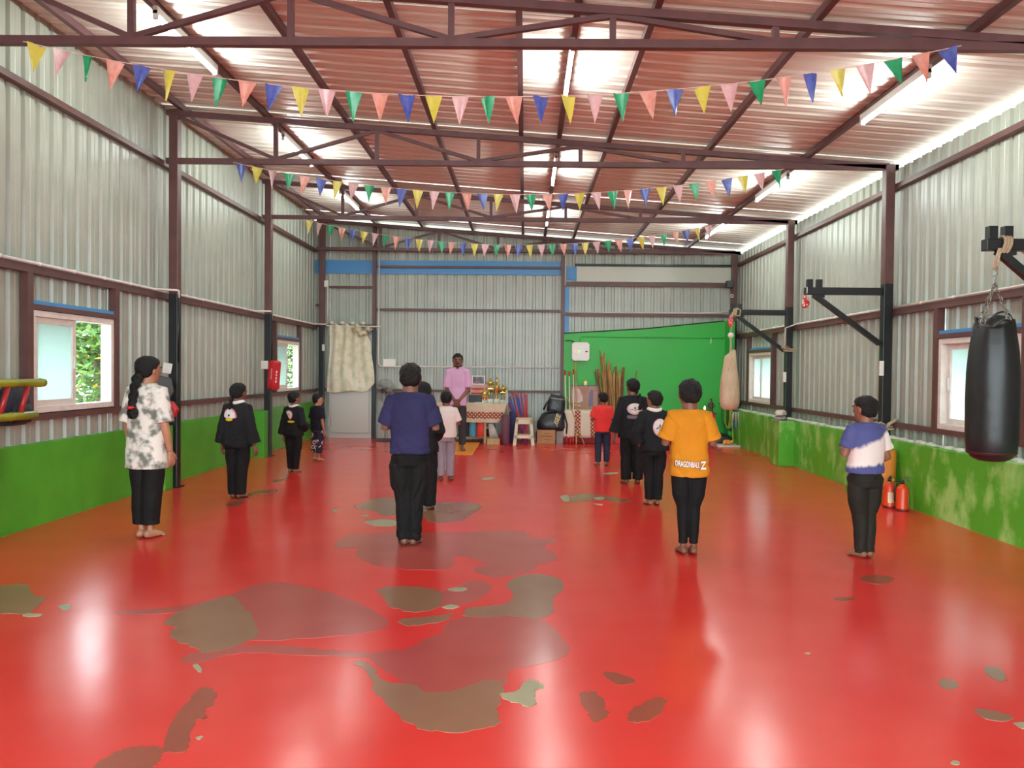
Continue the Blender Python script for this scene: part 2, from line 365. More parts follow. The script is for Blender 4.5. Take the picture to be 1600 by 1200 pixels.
# studs and lintels framing the windows
for wname, X, sgn, wins, zr, zs in (('l', XL, -1, WIN_L, 2.25, .965), ('r', XR, 1, WIN_R, 2.13, .835)):
    w = wl if sgn < 0 else wr
    for (y0, y1, z0, z1) in wins:
        a, b = sorted((X - sgn * .004, X - sgn * .073))
        for y in (y0 - .045, y1 + .045): MB().box(a, b, y - .04, y + .04, zs + .0275, zr - .035).build('stud', M_maroon, w)
        MB().box(a, b, y0 - .005, y1 + .005, z1 + .004, z1 + .05).build('lintel', M_maroon, w)
        MB().box(a + .02, b - .02, y0 - .005, y1 + .005, z1 + .051, z1 + .085).build('flashing', M_blue, w)

# ceiling
ce = struct('ceiling')
for i, (a, b) in enumerate(splits(YF - .3, YB + .35)):
    o = sheet(a - .02, b + .02, lambda u, d, h: (h, u, roof(h) + d), -4.55, 4.46, M_roof, ce, .006 * (i % 3))
PURLX = (-4.04, -3.06, -2.10, -1.08, -.075, .365, .935, 2.10, 3.23)
for x in PURLX:
    MB().beam((x, YF, roof(x) - .035), (x, YB + .3, roof(x) - .035), .05, .066).build('purlin', M_maroon_d, ce)

# back wall
wb = struct('wall_back'); Yb = YB
pb = lambda u, d, h: (u, Yb + d, h)
topb = lambda u: roof(u) - .075
DX0, DX1, DZ = -4.00, -3.12, 2.10
for i, (a, b) in enumerate(splits(XL - .06, XR + .06, 1.0, (DX0, DX1, .745))):
    l = .003 * (i % 2)
    if a >= DX0 - .01 and b <= DX1 + .01: sheet(a, b, pb, DZ, topb, M_sheetb, wb, l)
    else: sheet(a, b + (.012 if abs(b - DX0) > .02 else 0), pb, 0, topb, M_sheetb, wb, l)
def rail(x0, x1, z, h=.05, m=M_maroon, y=Yb - .03, name='rail'): return MB().box(x0, x1, y - .025, y + .025, z - h / 2, z + h / 2).build(name, m, wb)
for x in (-3.075, .745):
    MB().box(x - .035, x + .035, Yb - .11, Yb - .04, 2.26 if x < 0 else 0, topb(x) - .02).build('post', M_maroon, wb)
MB().box(-3.115, -3.035, Yb - .115, Yb - .04, 0, 2.26).build('post', M_black, wb)
rail(-3.03, .70, 2.62); rail(-3.03, .70, 3.49, .045, y=Yb - .06); rail(-4.0, -3.12, 3.07, .045); rail(-4.28, -4.12, 2.70, .045)
rail(.79, 4.1, 2.55, .06); rail(.79, 4.15, 3.17, .085, y=Yb - .06); rail(.98, 4.15, 3.56, .04, M_black); rail(-4.28, 4.15, .98, .05)
rail(-4.25, -3.12, 2.29, .05); rail(-4.25, .70, 3.83, .045)
MB().box(-4.30, .70, Yb - .032, Yb - .02, 3.345, 3.62).build('blue_band', M_blue, wb)
MB().box(.79, 1.02, Yb - .032, Yb - .02, 3.25, 3.52).build('blue_band', M_blue, wb)
MB().box(1.02, 4.14, Yb - .045, Yb - .015, 3.22, 3.52).build('flat_band', mat('pale_flat_sheet', (196, 198, 184), .3), wb)
MB().box(.785, .875, Yb - .05, Yb - .01, 2.17, 3.10).build('blue_strip', M_blue, wb)
# green masonry panel with a slanting top
GY = Yb - .14
MB().prism([(.775, 0), (4.06, 0), (4.06, 2.45), (3.98, 2.44), (2.4, 2.27), (.775, 2.16)], GY, Yb - .01, 'y').build('green_panel', M_green_b, wb)
MB().tube([(.775, GY, 2.166), (2.4, GY, 2.275), (3.98, GY, 2.445)], .012, 6).build('capping_strip', M_black, wb)
MB().box(4.0, 4.1, GY - .35, GY + .05, 0, 2.42).build('green_return', M_green_b, wb)
# green painted conduit on the masonry panel
MB().tube([(1.10, GY - .012, 1.99), (1.10, GY - .012, 2.07), (1.14, GY - .012, 2.10), (4.0, GY - .012, 2.10)], .011, 8).build('conduit', M_green_b, wb)
MB().ell((2.44, GY - .012, 2.10), (.035, .02, .03)).build('conduit_joint', M_green_b, wb)
MB().tube([(3.72, GY - .012, 2.10), (3.72, GY - .014, 2.02), (3.70, GY - .02, 1.98)], .012, 8).build('conduit_hook', M_pipe, wb)
MB().tube([(.80, GY - .02, 2.02), (.92, GY - .03, 2.02), (.99, GY - .03, 1.99)], .01, 6).build('cable', M_black, wb)

# ------------------------------------------------------------------ columns and trusses
def column(x, y, z0, zs, ztop, label):
    c = thing('steel_column', label, 'column', (x, y, z0), group='steel columns')
    h = .052
    MB().box(-h, h, -h, h, 0, zs - z0).build('lower_post', M_black, c, bevel=.006)
    MB().box(-h, h, -h, h, zs - z0, ztop - z0).build('upper_post', M_maroon, c, bevel=.006)
    MB().box(-h - .03, h + .03, -h - .03, h + .03, 0, .012).build('base_plate', M_black, c)
    return c
CXL, CXR = -4.12, 4.165
nth = ['just outside the picture, nearest the camera', 'nearest the camera in view', 'second from the camera', 'in the back corner']
for i, y in enumerate((5.7, 9.0, 12.3, 15.55)):
    column(CXL, y, 0, 2.27, roof(CXL) - .07, 'black and maroon square steel column along the left wall, ' + nth[i])
    column(CXR, y, .685 if i < 3 else 0, 2.45, roof(CXR) - .07, 'black and maroon square steel column on the right low wall, ' + nth[i])

def truss(y, label):
    t = thing('roof_truss', label, 'truss', (0, y, 0), group='roof trusses')
    x0, x1 = CXL, CXR; zb = lambda x: 3.825 - .004 * (x - x0); zt = lambda x: roof(x) - .10
    MB().beam((x0 - .1, 0, zb(x0)), (x1 + .1, 0, zb(x1)), .06, .06).build('bottom_chord', M_maroon_d, t)
    MB().beam((x0 - .1, 0, zt(x0)), (x1 + .1, 0, zt(x1)), .06, .06).build('top_chord', M_maroon_d, t)
    n = 7; xs = [x0 + (x1 - x0) * i / n for i in range(n + 1)]
    for i in range(1, n + 1):
        x = xs[i]
        if zt(x) - zb(x) > .09: MB().beam((x, 0, zb(x) + .02), (x, 0, zt(x) - .02), .045, .045, (0, 1, 0)).build('strut', M_maroon_d, t)
        a = (xs[i - 1], 0, (zt if i % 2 else zb)(xs[i - 1]) + (-.03 if i % 2 else .03)); b = (x, 0, (zb if i % 2 else zt)(x) + (.03 if i % 2 else -.03))
        MB().beam(a, b, .038, .038, (0, 1, 0)).build('diagonal', M_maroon_d, t)
    return t
for y, l in zip(TRUSS_Y + (15.50,), ('dark maroon steel roof truss across the top of the picture', 'dark maroon steel roof truss second from the camera',
                                     'dark maroon steel roof truss third from the camera', 'dark maroon steel roof truss against the back wall')): truss(y, l)

# ------------------------------------------------------------------ tube lights
M_tube = mat('lit_tube', (242, 255, 250), .4, emit=TUBE_POWER)
M_batten = mat('tube_batten', (214, 214, 210), .4)
for cx, side in ((-3.06, 'left'), (.365, 'middle'), (3.23, 'right')):
    for (y0, y1), row in zip(((6.25, 7.48), (9.55, 10.85), (12.5, 13.85)), ('nearest the camera', 'second from the camera', 'farthest from the camera')):
        zc = roof(cx) - .07; off = {'left': .032, 'middle': -.01, 'right': -.034}[side]
        t = thing('tube_light', f'lit white tube light under the {side} purlin, {row}', 'light', (cx + off, (y0 + y1) / 2, zc - .082), group='ceiling tube lights')
        L = y1 - y0
        MB().box(-.02, .02, -L / 2, L / 2, .022, .084).build('batten', M_batten, t)
        MB().tube([(0, -L / 2 + .03, 0), (0, L / 2 - .03, 0)], .0135, 12).build('tube', M_tube, t, True)
        for s in (-1, 1): MB().box(-.018, .018, s * L / 2 - .03 * (s > 0), s * L / 2 + .03 * (s < 0), -.018, .05).build('end_cap', M_white, t)

# ------------------------------------------------------------------ pennant strings
PEN = [mat('pennant_' + n, c, .28, 0, c2, 22, .3, .7, spec=.7) for n, c, c2 in (('yellow', (214, 200, 62), (228, 218, 110)), ('pink', (222, 166, 172), (230, 196, 196)),
       ('green', (22, 152, 96), (50, 176, 120)), ('salmon', (226, 138, 120), (236, 176, 160)), ('blue', (62, 80, 168), (96, 112, 190)))]
M_string = mat('pale_string', (226, 206, 196), .7)
def flag_mesh(k, rnd):
    w, h = .062, rnd.uniform(.19, .215); n = 7; V = []; F = []
    tw = rnd.uniform(-.5, .5); cur = rnd.uniform(-.02, .02); lean = rnd.uniform(-.02, .03)
    for i in range(n + 1):
        t = i / n; ww = w * (1 - t) + .001
        for j in range(5):
            s = j / 2 - 1; y = .012 * math.sin(3 * s + k) * (1 - .4 * t) + cur * t * t + tw * s * ww * t
            V.append((s * ww + lean * t, y, -h * t))
    for i in range(n):
        for j in range(4): a = i * 5 + j; F.append((a, a + 1, a + 6, a + 5))
    m = MB(); m.add(V, F); return m.mesh('flag')
def bunting(y, x0, x1, z0, z1, sag, n, first, label, skip=0):
    b = thing('pennant_string', label, 'bunting', (0, y, 0), group='pennant strings')
    def at(t): return Vector((x0 + (x1 - x0) * t, 0, z0 + (z1 - z0) * t - 4 * sag * t * (1 - t)))
    MB().tube([at(i / 48) for i in range(49)], .0035, 5).build('string', M_string, b)
    for i in range(n):
        rnd = random.Random(i * 7 + n); t = (i + .5) / n
        me = flag_mesh(i, rnd); me.materials.append(PEN[(i + first) % 5]); me.shade_smooth()
        o = bpy.data.objects.new('flag', me); COL.objects.link(o); o.parent = b; o.location = at(t)
        d = (at(t + .01) - at(t - .01)); o.rotation_euler = (rnd.uniform(-.12, .12), -math.atan2(d.z, d.x), rnd.uniform(-.55, .55))
bunting(5.66, -3.72, 3.12, 3.80, 3.79, .385, 35, 0, 'string of coloured pennants hanging under the truss nearest the camera')
bunting(8.96, -3.42, 2.95, 3.80, 3.76, .33, 34, 4, 'string of coloured pennants hanging under the second truss')
bunting(12.26, -3.55, 2.95, 3.78, 3.74, .36, 37, 0, 'string of coloured pennants hanging farthest from the camera')

# ------------------------------------------------------------------ windows and door
def frosted():
    m = bpy.data.materials.new('frosted_glass'); m.use_nodes = True; nt = m.node_tree; nt.nodes.remove(nt.nodes['Principled BSDF'])
    out = nt.nodes['Material Output']; t = node(nt, 'ShaderNodeBsdfTranslucent'); t.inputs[0].default_value = (.56, .63, .60, 1)
    d = node(nt, 'ShaderNodeBsdfDiffuse'); d.inputs[0].default_value = (.80, .90, .88, 1)
    g = node(nt, 'ShaderNodeBsdfGlossy'); g.inputs['Roughness'].default_value = .12
    a = node(nt, 'ShaderNodeMixShader'); a.inputs[0].default_value = .15; nt.links.new(t.outputs[0], a.inputs[1]); nt.links.new(d.outputs[0], a.inputs[2])
    b = node(nt, 'ShaderNodeMixShader'); b.inputs[0].default_value = .06; nt.links.new(a.outputs[0], b.inputs[1]); nt.links.new(g.outputs[0], b.inputs[2])
    nt.links.new(b.outputs[0], out.inputs[0]); return m
M_frost = frosted()
def clear_glass():
    m = bpy.data.materials.new('clear_glass'); m.use_nodes = True; nt = m.node_tree; nt.nodes.remove(nt.nodes['Principled BSDF'])
    t = node(nt, 'ShaderNodeBsdfTransparent'); t.inputs[0].default_value = (.95, .98, .97, 1); g = node(nt, 'ShaderNodeBsdfGlossy'); g.inputs['Roughness'].default_value = .03
    a = node(nt, 'ShaderNodeMixShader'); a.inputs[0].default_value = .06; nt.links.new(t.outputs[0], a.inputs[1]); nt.links.new(g.outputs[0], a.inputs[2]); nt.links.new(a.outputs[0], nt.nodes['Material Output'].inputs[0]); return m
M_clear = clear_glass()
def ring(mb, x0, x1, y0, y1, z0, z1, t):
    mb.box(x0, x1, y0, y1, z0, z0 + t); mb.box(x0, x1, y0, y1, z1 - t, z1); mb.box(x0, x1, y0, y0 + t, z0 + t, z1 - t); mb.box(x0, x1, y1 - t, y1, z0 + t, z1 - t); return mb
def window(n, X, sgn, q, near_open):
    y0, y1, z0, z1 = q; w = struct(f'window_{n}')
    x = lambda a, b: sorted((X - sgn * a, X - sgn * b))
    ring(MB(), *x(-.05, .06), y0, y1, z0, z1, .055).build('window_frame', M_pvc, w, bevel=.004)
    ym = (y0 + y1) / 2
    for k, (a, b) in enumerate(((y0 + .05, ym + .03), (ym - .03, y1 - .05))):
        if near_open == 'far' and k == 1: continue
        dx = .018 if k == 0 else -.022
        s = ring(MB(), *x(dx - .016, dx + .016), a, b, z0 + .05, z1 - .05, .06).build('sash', M_pvc, w, bevel=.003)
        MB().box(*x(dx - .003, dx + .003), a + .055, b - .055, z0 + .105, z1 - .105).build('pane', M_frost, s)
        MB().box(*x(dx + .017, dx + .028), b - .045, b - .02, (z0 + z1) / 2 - .06, (z0 + z1) / 2 + .06).build('latch', M_white, s)
    if near_open == 'far':   # the sliding sash is pushed back: two sashes share the near half, the far half is open
        s = ring(MB(), *x(-.042, -.012), y0 + .05, ym + .05, z0 + .05, z1 - .05, .06).build('sash', M_pvc, w, bevel=.003)
        MB().box(*x(-.03, -.024), y0 + .105, ym - .005, z0 + .105, z1 - .105).build('pane', M_clear, s)
    a, b = sorted((X + sgn * .06, X + sgn * .45))
    MB().prism([(X + sgn * .06, z1 + .10), (X + sgn * .55, z1 - .06), (X + sgn * .55, z1 - .09), (X + sgn * .06, z1 + .07)], y0 - .1, y1 + .1, 'y').build('awning', M_blue, w)
    return w
window(1, XL, -1, WIN_L[0], 'far'); window(2, XL, -1, WIN_L[1], 'far'); window(3, XR, 1, WIN_R[0], ''); window(4, XR, 1, WIN_R[1], '')

d = struct('door_1')
M_alu = mat('grey_aluminium_frame', (196, 190, 182), .4, .2); M_door = mat('white_door_panel', (226, 220, 226), .4)
ring(MB(), DX0 + .01, DX1 - .01, Yb - .06, Yb + .02, -.02, DZ, .045).build('door_frame', M_alu, d)
ring(MB(), DX0 + .06, DX1 - .055, Yb - .045, Yb, .02, DZ - .05, .085).build('door_leaf', M_alu, d, bevel=.004)
MB().box(DX0 + .14, DX1 - .135, Yb - .03, Yb - .012, .10, 1.02).build('door_panel', M_door, d)
MB().box(DX0 + .14, DX1 - .135, Yb - .03, Yb - .012, 1.06, DZ - .13).build('door_panel', M_door, d)
MB().box(DX0 + .14, DX1 - .135, Yb - .045, Yb, 1.02, 1.06).build('door_bar', M_alu, d)
MB().box(DX0 - .0, DX0 + .05, Yb - .10, Yb - .06, .25, .40).build('door_bolt', M_alu, d)
# curtain
M_curt = mat('cream_curtain_cloth', (224, 216, 192), .8, 0, (208, 200, 170), 7, .45, .62, bump=.2, bscale=60)
def curtain():
    c = thing('door_curtain', 'cream patterned curtain bunched over the top of the door in the back corner', 'curtain', (-3.53, Yb - .17, 2.28))
    nx, nz = 60, 40; V = []; F = []
    for j in range(nz + 1):
        t = j / nz
        for i in range(nx + 1):
            s = i / nx
            x0 = -.44 - .03 * t; x1 = .42 + .05 * t - .10 * math.exp(-((t - .55) / .25) ** 2) * 0
            hem = -1.345 + .20 * max(0, (s - .72) / .28) ** 1.6 - .02 * math.sin(s * 9)
            top = -.02 + .07 * abs(math.sin(s * PI * 4.0)) ** 1.5 - .30 * max(0, (s - .74) / .26) ** .7 * (1 if s > .74 else 0)
            z = top + (hem - top) * t
            y = .035 * math.sin(s * 2 * PI * 4.2 + .6 * math.sin(3 * t)) * (1 - .45 * t) + .03 * math.sin(s * 7 - t * 5) * t
            V.append((x0 + (x1 - x0) * s + .02 * math.sin(5 * t + 4 * s), y, z))
    for j in range(nz):
        for i in range(nx): a = j * (nx + 1) + i; F.append((a, a + 1, a + nx + 2, a + nx + 1))
    m = MB(); m.add(V, F); o = m.build('cloth', M_curt, c, True); o.modifiers.new('thick', 'SOLIDIFY').thickness = .004
    k = MB(); pts = []
    for i in range(30):
        a = i / 29; pts.append((.06 + .36 * a, -.05 + .02 * math.sin(a * 14), -.12 + .05 * math.sin(a * 9) - .12 * a * a * 0))
    k.tube(pts, [.05 + .025 * math.sin(i * 1.1) for i in range(30)], 12); k.build('bunched_fold', mat('curtain_fold', (190, 172, 146), .8, 0, (206, 196, 160), 10), c, True)
    MB().tube([(-.50, .02, .0), (.60, .02, -.015)], .016, 10).build('rod', M_pipe, c)
    for i in range(4):
        MB().ell((-.38 + i * .21, -.01, .05), (.05, .03, .035)).build('loop', M_curt, c, True)
curtain()

# ------------------------------------------------------------------ conduits, switches, boxes on the walls
def conduit(name, pts, label, r=.013, m=None, cuffs=0, axis=None):
    t = thing(name, label, 'conduit', pts[0])
    P = [tuple(Vector(p) - Vector(pts[0])) for p in pts]
    MB().tube(P, r, 8).build('pipe', m or M_pipe, t, True)
    if cuffs:
        a, b = Vector(P[0]), Vector(P[1])
        for i in range(1, cuffs): p = a.lerp(b, i / cuffs); MB().tube([p - (b - a).normalized() * .012, p + (b - a).normalized() * .012], r * 1.45, 8).build('clip', M_white, t, True)
    return t
xl = XL + .085
conduit('wall_conduit', [(xl, 4.6, 2.30), (xl, 8.72, 2.30), (CXL + .09, 8.86, 2.30), (CXL + .09, 8.905, 2.30), (CXL + .09, 8.905, 2.22)], 'white conduit on the left wall rail, ending at the nearest column', cuffs=8)
conduit('wall_conduit', [(CXL + .085, 8.905, 2.26), (CXL + .085, 8.905, 1.47)], 'black conduit running down the nearest left column to a switch plate', m=M_black)
conduit('wall_conduit', [(xl, 9.08, 2.30), (xl, 12.05, 2.30), (CXL + .085, 12.16, 2.31), (CXL + .085, 12.205, 2.30)], 'white conduit on the left wall rail between the two black-footed columns', cuffs=6)
conduit('wall_conduit', [(CXL + .085, 12.205, 2.27), (CXL + .085, 12.205, 1.52)], 'black conduit running down the second left column', m=M_black)
conduit('wall_conduit', [(xl, 12.4, 2.30), (xl, 15.4, 2.30), (-4.0, 15.43, 2.30)], 'white conduit on the left wall rail beside the back window', cuffs=5)
xr = XR - .085
conduit('wall_conduit', [(xr, 4.6, 2.18), (xr, 8.93, 2.18)], 'pale conduit on the right wall rail in front of the nearest column', cuffs=7)
conduit('wall_conduit', [(xr, 9.07, 2.18), (xr, 12.1, 2.18), (CXR - .08, 12.22, 2.12), (CXR - .08, 12.225, 1.8)], 'pale conduit along the right wall rail behind the red pouch', cuffs=6)
conduit('wall_conduit', [(xr, 12.4, 2.18), (xr, 15.45, 2.18)], 'pale conduit on the right wall rail above the back window', cuffs=4)
conduit('wall_conduit', [(.80, Yb - .07, 2.60), (3.6, Yb - .07, 2.60), (4.05, Yb - .22, 2.62)], 'pale conduit above the slanting green wall')
conduit('wall_conduit', [(-2.98, Yb - .09, 3.95), (-2.98, Yb - .09, 1.53), (-2.95, Yb - .09, 1.47), (-2.88, Yb - .09, 1.46), (.69, Yb - .09, 1.475)], 'white conduit bent from the roof along the back wall behind the man', r=.016)
conduit('wall_conduit', [(-4.0, Yb - .18, 3.08), (-4.0, Yb - .18, 2.31)], 'short white conduit running down the back left corner post')
conduit('wall_conduit', [(.79, Yb - .13, 3.86), (.79, Yb - .13, 3.12)], 'short white conduit beside the blue strip on the back wall')
M_plate = mat('switch_plate', (234, 226, 216), .35)
def plate(x, y, z, sx, sz, label, tilt=0, cat='switch', rz=0):
    t = thing('switch_box', label, cat, (x, y, z), rz)
    t.rotation_euler = (0, tilt, rz)
    MB().box(-sx / 2, sx / 2, -.022, 0, -sz / 2, sz / 2).build('cover', M_plate, t, bevel=.004)
    for i in (-1, 1): MB().box(i * sx * .2 - sx * .13, i * sx * .2 + sx * .13, -.028, -.0215, -sz * .22, sz * .22).build('rocker', M_white, t, bevel=.002)
    return t
plate(-4.17, 8.93, 1.40, .10, .12, 'white switch plate hanging tilted on the nearest left column', .16)
plate(-4.15, 12.23, 1.46, .11, .13, 'white switch plate on the second left column beside the red pad')
plate(-4.05, Yb - .16, 3.12, .12, .13, 'white junction box high on the back left corner post', cat='junction box')
plate(-4.07, 15.48, 1.83, .05, .13, 'small white switch on the black post beside the door curtain')
plate(-2.76, Yb - .075, 1.54, .25, .15, 'wide white switchboard on the back wall above the fan', cat='switchboard')
plate(CXR - .08, 8.93, 1.48, .05, .17, 'narrow white switch on the nearest right column')
plate(CXR - .08, 12.23, 1.35, .05, .16, 'narrow white switch on the second right column')

def distribution_box():
    t = thing('electrical_box', 'white electrical distribution box with indicator lights on the green wall', 'electrical box', (1.105, GY, 1.80))
    w, h, c = .175, .185, .04
    MB().prism([(-w + c, -h), (w - c, -h), (w, -h + c), (w, h - c), (w - c, h), (-w + c, h), (-w, h - c), (-w, -h + c)], -.11, 0, 'y').build('case', M_white, t, bevel=.006)
    MB().tube([(-.085, -.113, 0), (-.085, -.118, 0)], .02, 12).build('red_lamp', mat('red_indicator', (255, 96, 60), .4, emit=1.2), t)
    MB().tube([(-.035, -.113, 0), (-.035, -.118, 0)], .02, 12).build('green_lamp', mat('green_indicator', (60, 235, 96), .4, emit=1.2), t)
    MB().box(.09, .14, -.118, -.11, -.012, .014).build('latch', M_black, t)
distribution_box()

# ------------------------------------------------------------------ bracket arms with what hangs from them
def bracket(y, tip, label, zc=2.365, tilt=0):
    t = thing('wall_bracket', label, 'bracket', (CXR - .066, y, zc), group='steel bag brackets')
    L = tip - (CXR - .066)
    MB().box(L, 0, -.04, .04, -.042, .042).build('arm', M_black, t, bevel=.005)
    MB().beam((L + .10, 0, -.04), (-.005, 0, -.60), .055, .055, (0, 1, 0)).build('brace', M_black, t)
    for dx in (.025, .135): MB().box(L + dx - .002, L + dx + .058, -.03, .03, .043, .135).build('stub', M_black, t)
    MB().box(L + .11, L + .22, -.03, .03, -.075, -.043).build('gusset', M_black, t)
bracket(5.7, 3.335, 'black steel wall bracket carrying the black punching bag')
bracket(9.0, 3.225, 'black steel wall bracket with only a red pouch on its tip')
bracket(12.3, 3.225, 'black steel wall bracket carrying the beige canvas bag')
M_rope = mat('beige_rope', (206, 186, 156), .9, 0, (180, 158, 128), 60, bump=.5, bscale=200)
M_chain = mat('steel_chain', (140, 138, 130), .35, .8)
def rope_loops(x, y, z, label, to=None):
    t = thing('rope', label, 'rope', (x, y, z))
    for i in range(3):
        dx = (i - 1) * .022; P = []
        for k in range(17):
            a = 2 * PI * k / 16; P.append((dx + .012 * math.sin(a), .058 * math.cos(a), .062 * math.sin(a) - .0))
        MB().tube(P, .011, 8).build('loop', M_rope, t, True)
    return t
# near bag
r = rope_loops(3.475, 5.7, 2.365, 'beige rope looped round the near bracket above the black punching bag')
MB().tube([(.03, .06, .05), (.09, .07, .05), (.22, .075, -.06), (.36, .08, -.22)], .012, 8).build('tail', M_rope, r, True)
MB().tube([(.03, .04, .055), (.10, .055, .05), (.24, .06, -.07), (.38, .07, -.24)], .012, 8).build('tail', M_rope, r, True)
for s in (-.014, .012): MB().tube([(-.055 + s * .2, -.05, -.03), (-.055 + s, -.015, -.12), (-.055 + s, 0, -.18)], .009, 8).build('strand', M_rope, r, True)
def link(p, q, wid, rad, flip, m, parent):
    p = Vector(p); q = Vector(q); d = (q - p); L = d.length; d.normalize()
    a = d.cross(Vector((0, 1, 0)) if not flip else Vector((1, 0, 0)))
    a = a.normalized() if a.length > .01 else Vector((1, 0, 0)); P = []
    for k in range(13):
        an = 2 * PI * k / 12; P.append((p + q) / 2 + d * (L / 2 * 1.15 * math.cos(an)) + a * (wid * math.sin(an)))
    MB().tube(P, rad, 6, cap=False).build('chain_link', m, parent, True)
def chain(p, q, n, parent, wid=.011, rad=.0032):
    p = Vector(p); q = Vector(q)
    for i in range(n): link(p.lerp(q, i / n), p.lerp(q, (i + 1) / n), wid, rad, i % 2, M_chain, parent)
def heavy_bag():
    t = thing('punching_bag', 'black leather punching bag hanging on chains from the near right bracket', 'punching bag', (3.42, 5.7, .785))
    prof = [(.02, 0), (.09, .006), (.135, .03), (.163, .08), (.172, .18), (.175, .45), (.172, .65), (.16, .80), (.142, .92), (.132, 1.0), (.125, 1.03), (.08, 1.035), (.02, 1.03)]
    n = 40; V = []; F = []
    for r_, z in prof:
        for k in range(n):
            a = 2 * PI * k / n; g = max(0, (z - .6) / .45); rr = r_ * (1 + g * (.035 * math.sin(7 * a) + .02 * math.sin(11 * a + 1)))
            V.append((rr * math.cos(a), rr * math.sin(a), z + (.045 * math.cos(a - .9) * g if z > .99 else 0)))
    for i in range(len(prof) - 1):
        for k in range(n): F.append((i * n + k, i * n + (k + 1) % n, (i + 1) * n + (k + 1) % n, (i + 1) * n + k))
    F += [tuple(reversed(range(n))), tuple(range((len(prof) - 1) * n, len(prof) * n))]
    m = MB(); m.add(V, F)
    b = m.build('bag_body', mat('black_bag_leather', (26, 28, 29), .42, 0, (38, 40, 40), 3, .45, .7, bump=.15, bscale=14), t, True)
    MB().lathe([(.155, .055), (.166, .07), (.1665, .074), (.1555, .06)], n=40).build('seam', mat('dark_red_seam', (70, 34, 34), .6), b, True)
    # folded flap at the top
    P = [(.12 * math.cos(a), .12 * math.sin(a), 1.03 + .03 * math.sin(3 * a) + .045 * math.cos(a - .9)) for a in [2 * PI * k / 30 for k in range(31)]]
    MB().tube(P, .009, 8, cap=False).build('top_flap', MATS['black_bag_leather'], t, True)
    apex = (0, 0, 1.30)
    for a in (.2, 1.9, 3.5, 5.1):
        q = (.11 * math.cos(a), .11 * math.sin(a), 1.055 + .04 * math.cos(a - .9))
        chain(apex, q, 9, t)
        MB().tube([(q[0] + .018 * math.sin(k), q[1], q[2] + .022 * math.cos(k)) for k in [2 * PI * j / 12 for j in range(13)]], .004, 6, cap=False).build('ring', M_chain, t, True)
    MB().tube([(0, 0, 1.29), (0, 0, 1.33), (.012, 0, 1.345), (0, 0, 1.36), (-.012, 0, 1.35)], .005, 6).build('swivel', M_chain, t, True)
    MB().tube([(0, 0, 1.355), (.014, 0, 1.365), (.016, 0, 1.385), (-.012, 0, 1.405), (-.014, 0, 1.42), (0, 0, 1.43)], .0055, 6).build('hook', M_chain, t, True)
    return t
heavy_bag()
# red pouch
t = thing('cloth_pouch', 'red and white patterned pouch hanging from the tip of the middle bracket', 'pouch', (3.235, 9.0, 2.17))
M_pouch = mat('red_print_cloth', (196, 40, 38), .8, 0, (236, 222, 214), 45, .54, .58)
MB().lathe([(.01, 0), (.035, .008), (.045, .035), (.04, .08), (.02, .125), (.008, .15)], n=16).build('pouch_body', M_pouch, t, True)
MB().tube([(0, 0, .145), (0, 0, .16)], .008, 8).build('tie', M_string, t); MB().tube([(0, -.045, .165), (0, -.046, .23), (0, 0, .242), (0, .046, .23), (0, .045, .165), (0, 0, .150)], .005, 6).build('cord', M_string, t, True)
t = thing('cloth_pouch', 'small red pouch hanging beside the beige canvas bag rope', 'pouch', (3.235, 12.24, 2.13))
MB().lathe([(.01, 0), (.035, .008), (.045, .04), (.04, .10), (.02, .16), (.008, .185)], n=16).build('pouch_body', mat('plain_red_cloth', (200, 56, 52), .8, 0, (226, 150, 140), 30, .5, .62), t, True)
MB().tube([(0, 0, .18), (0, .01, .20)], .007, 8).build('tie', M_string, t)
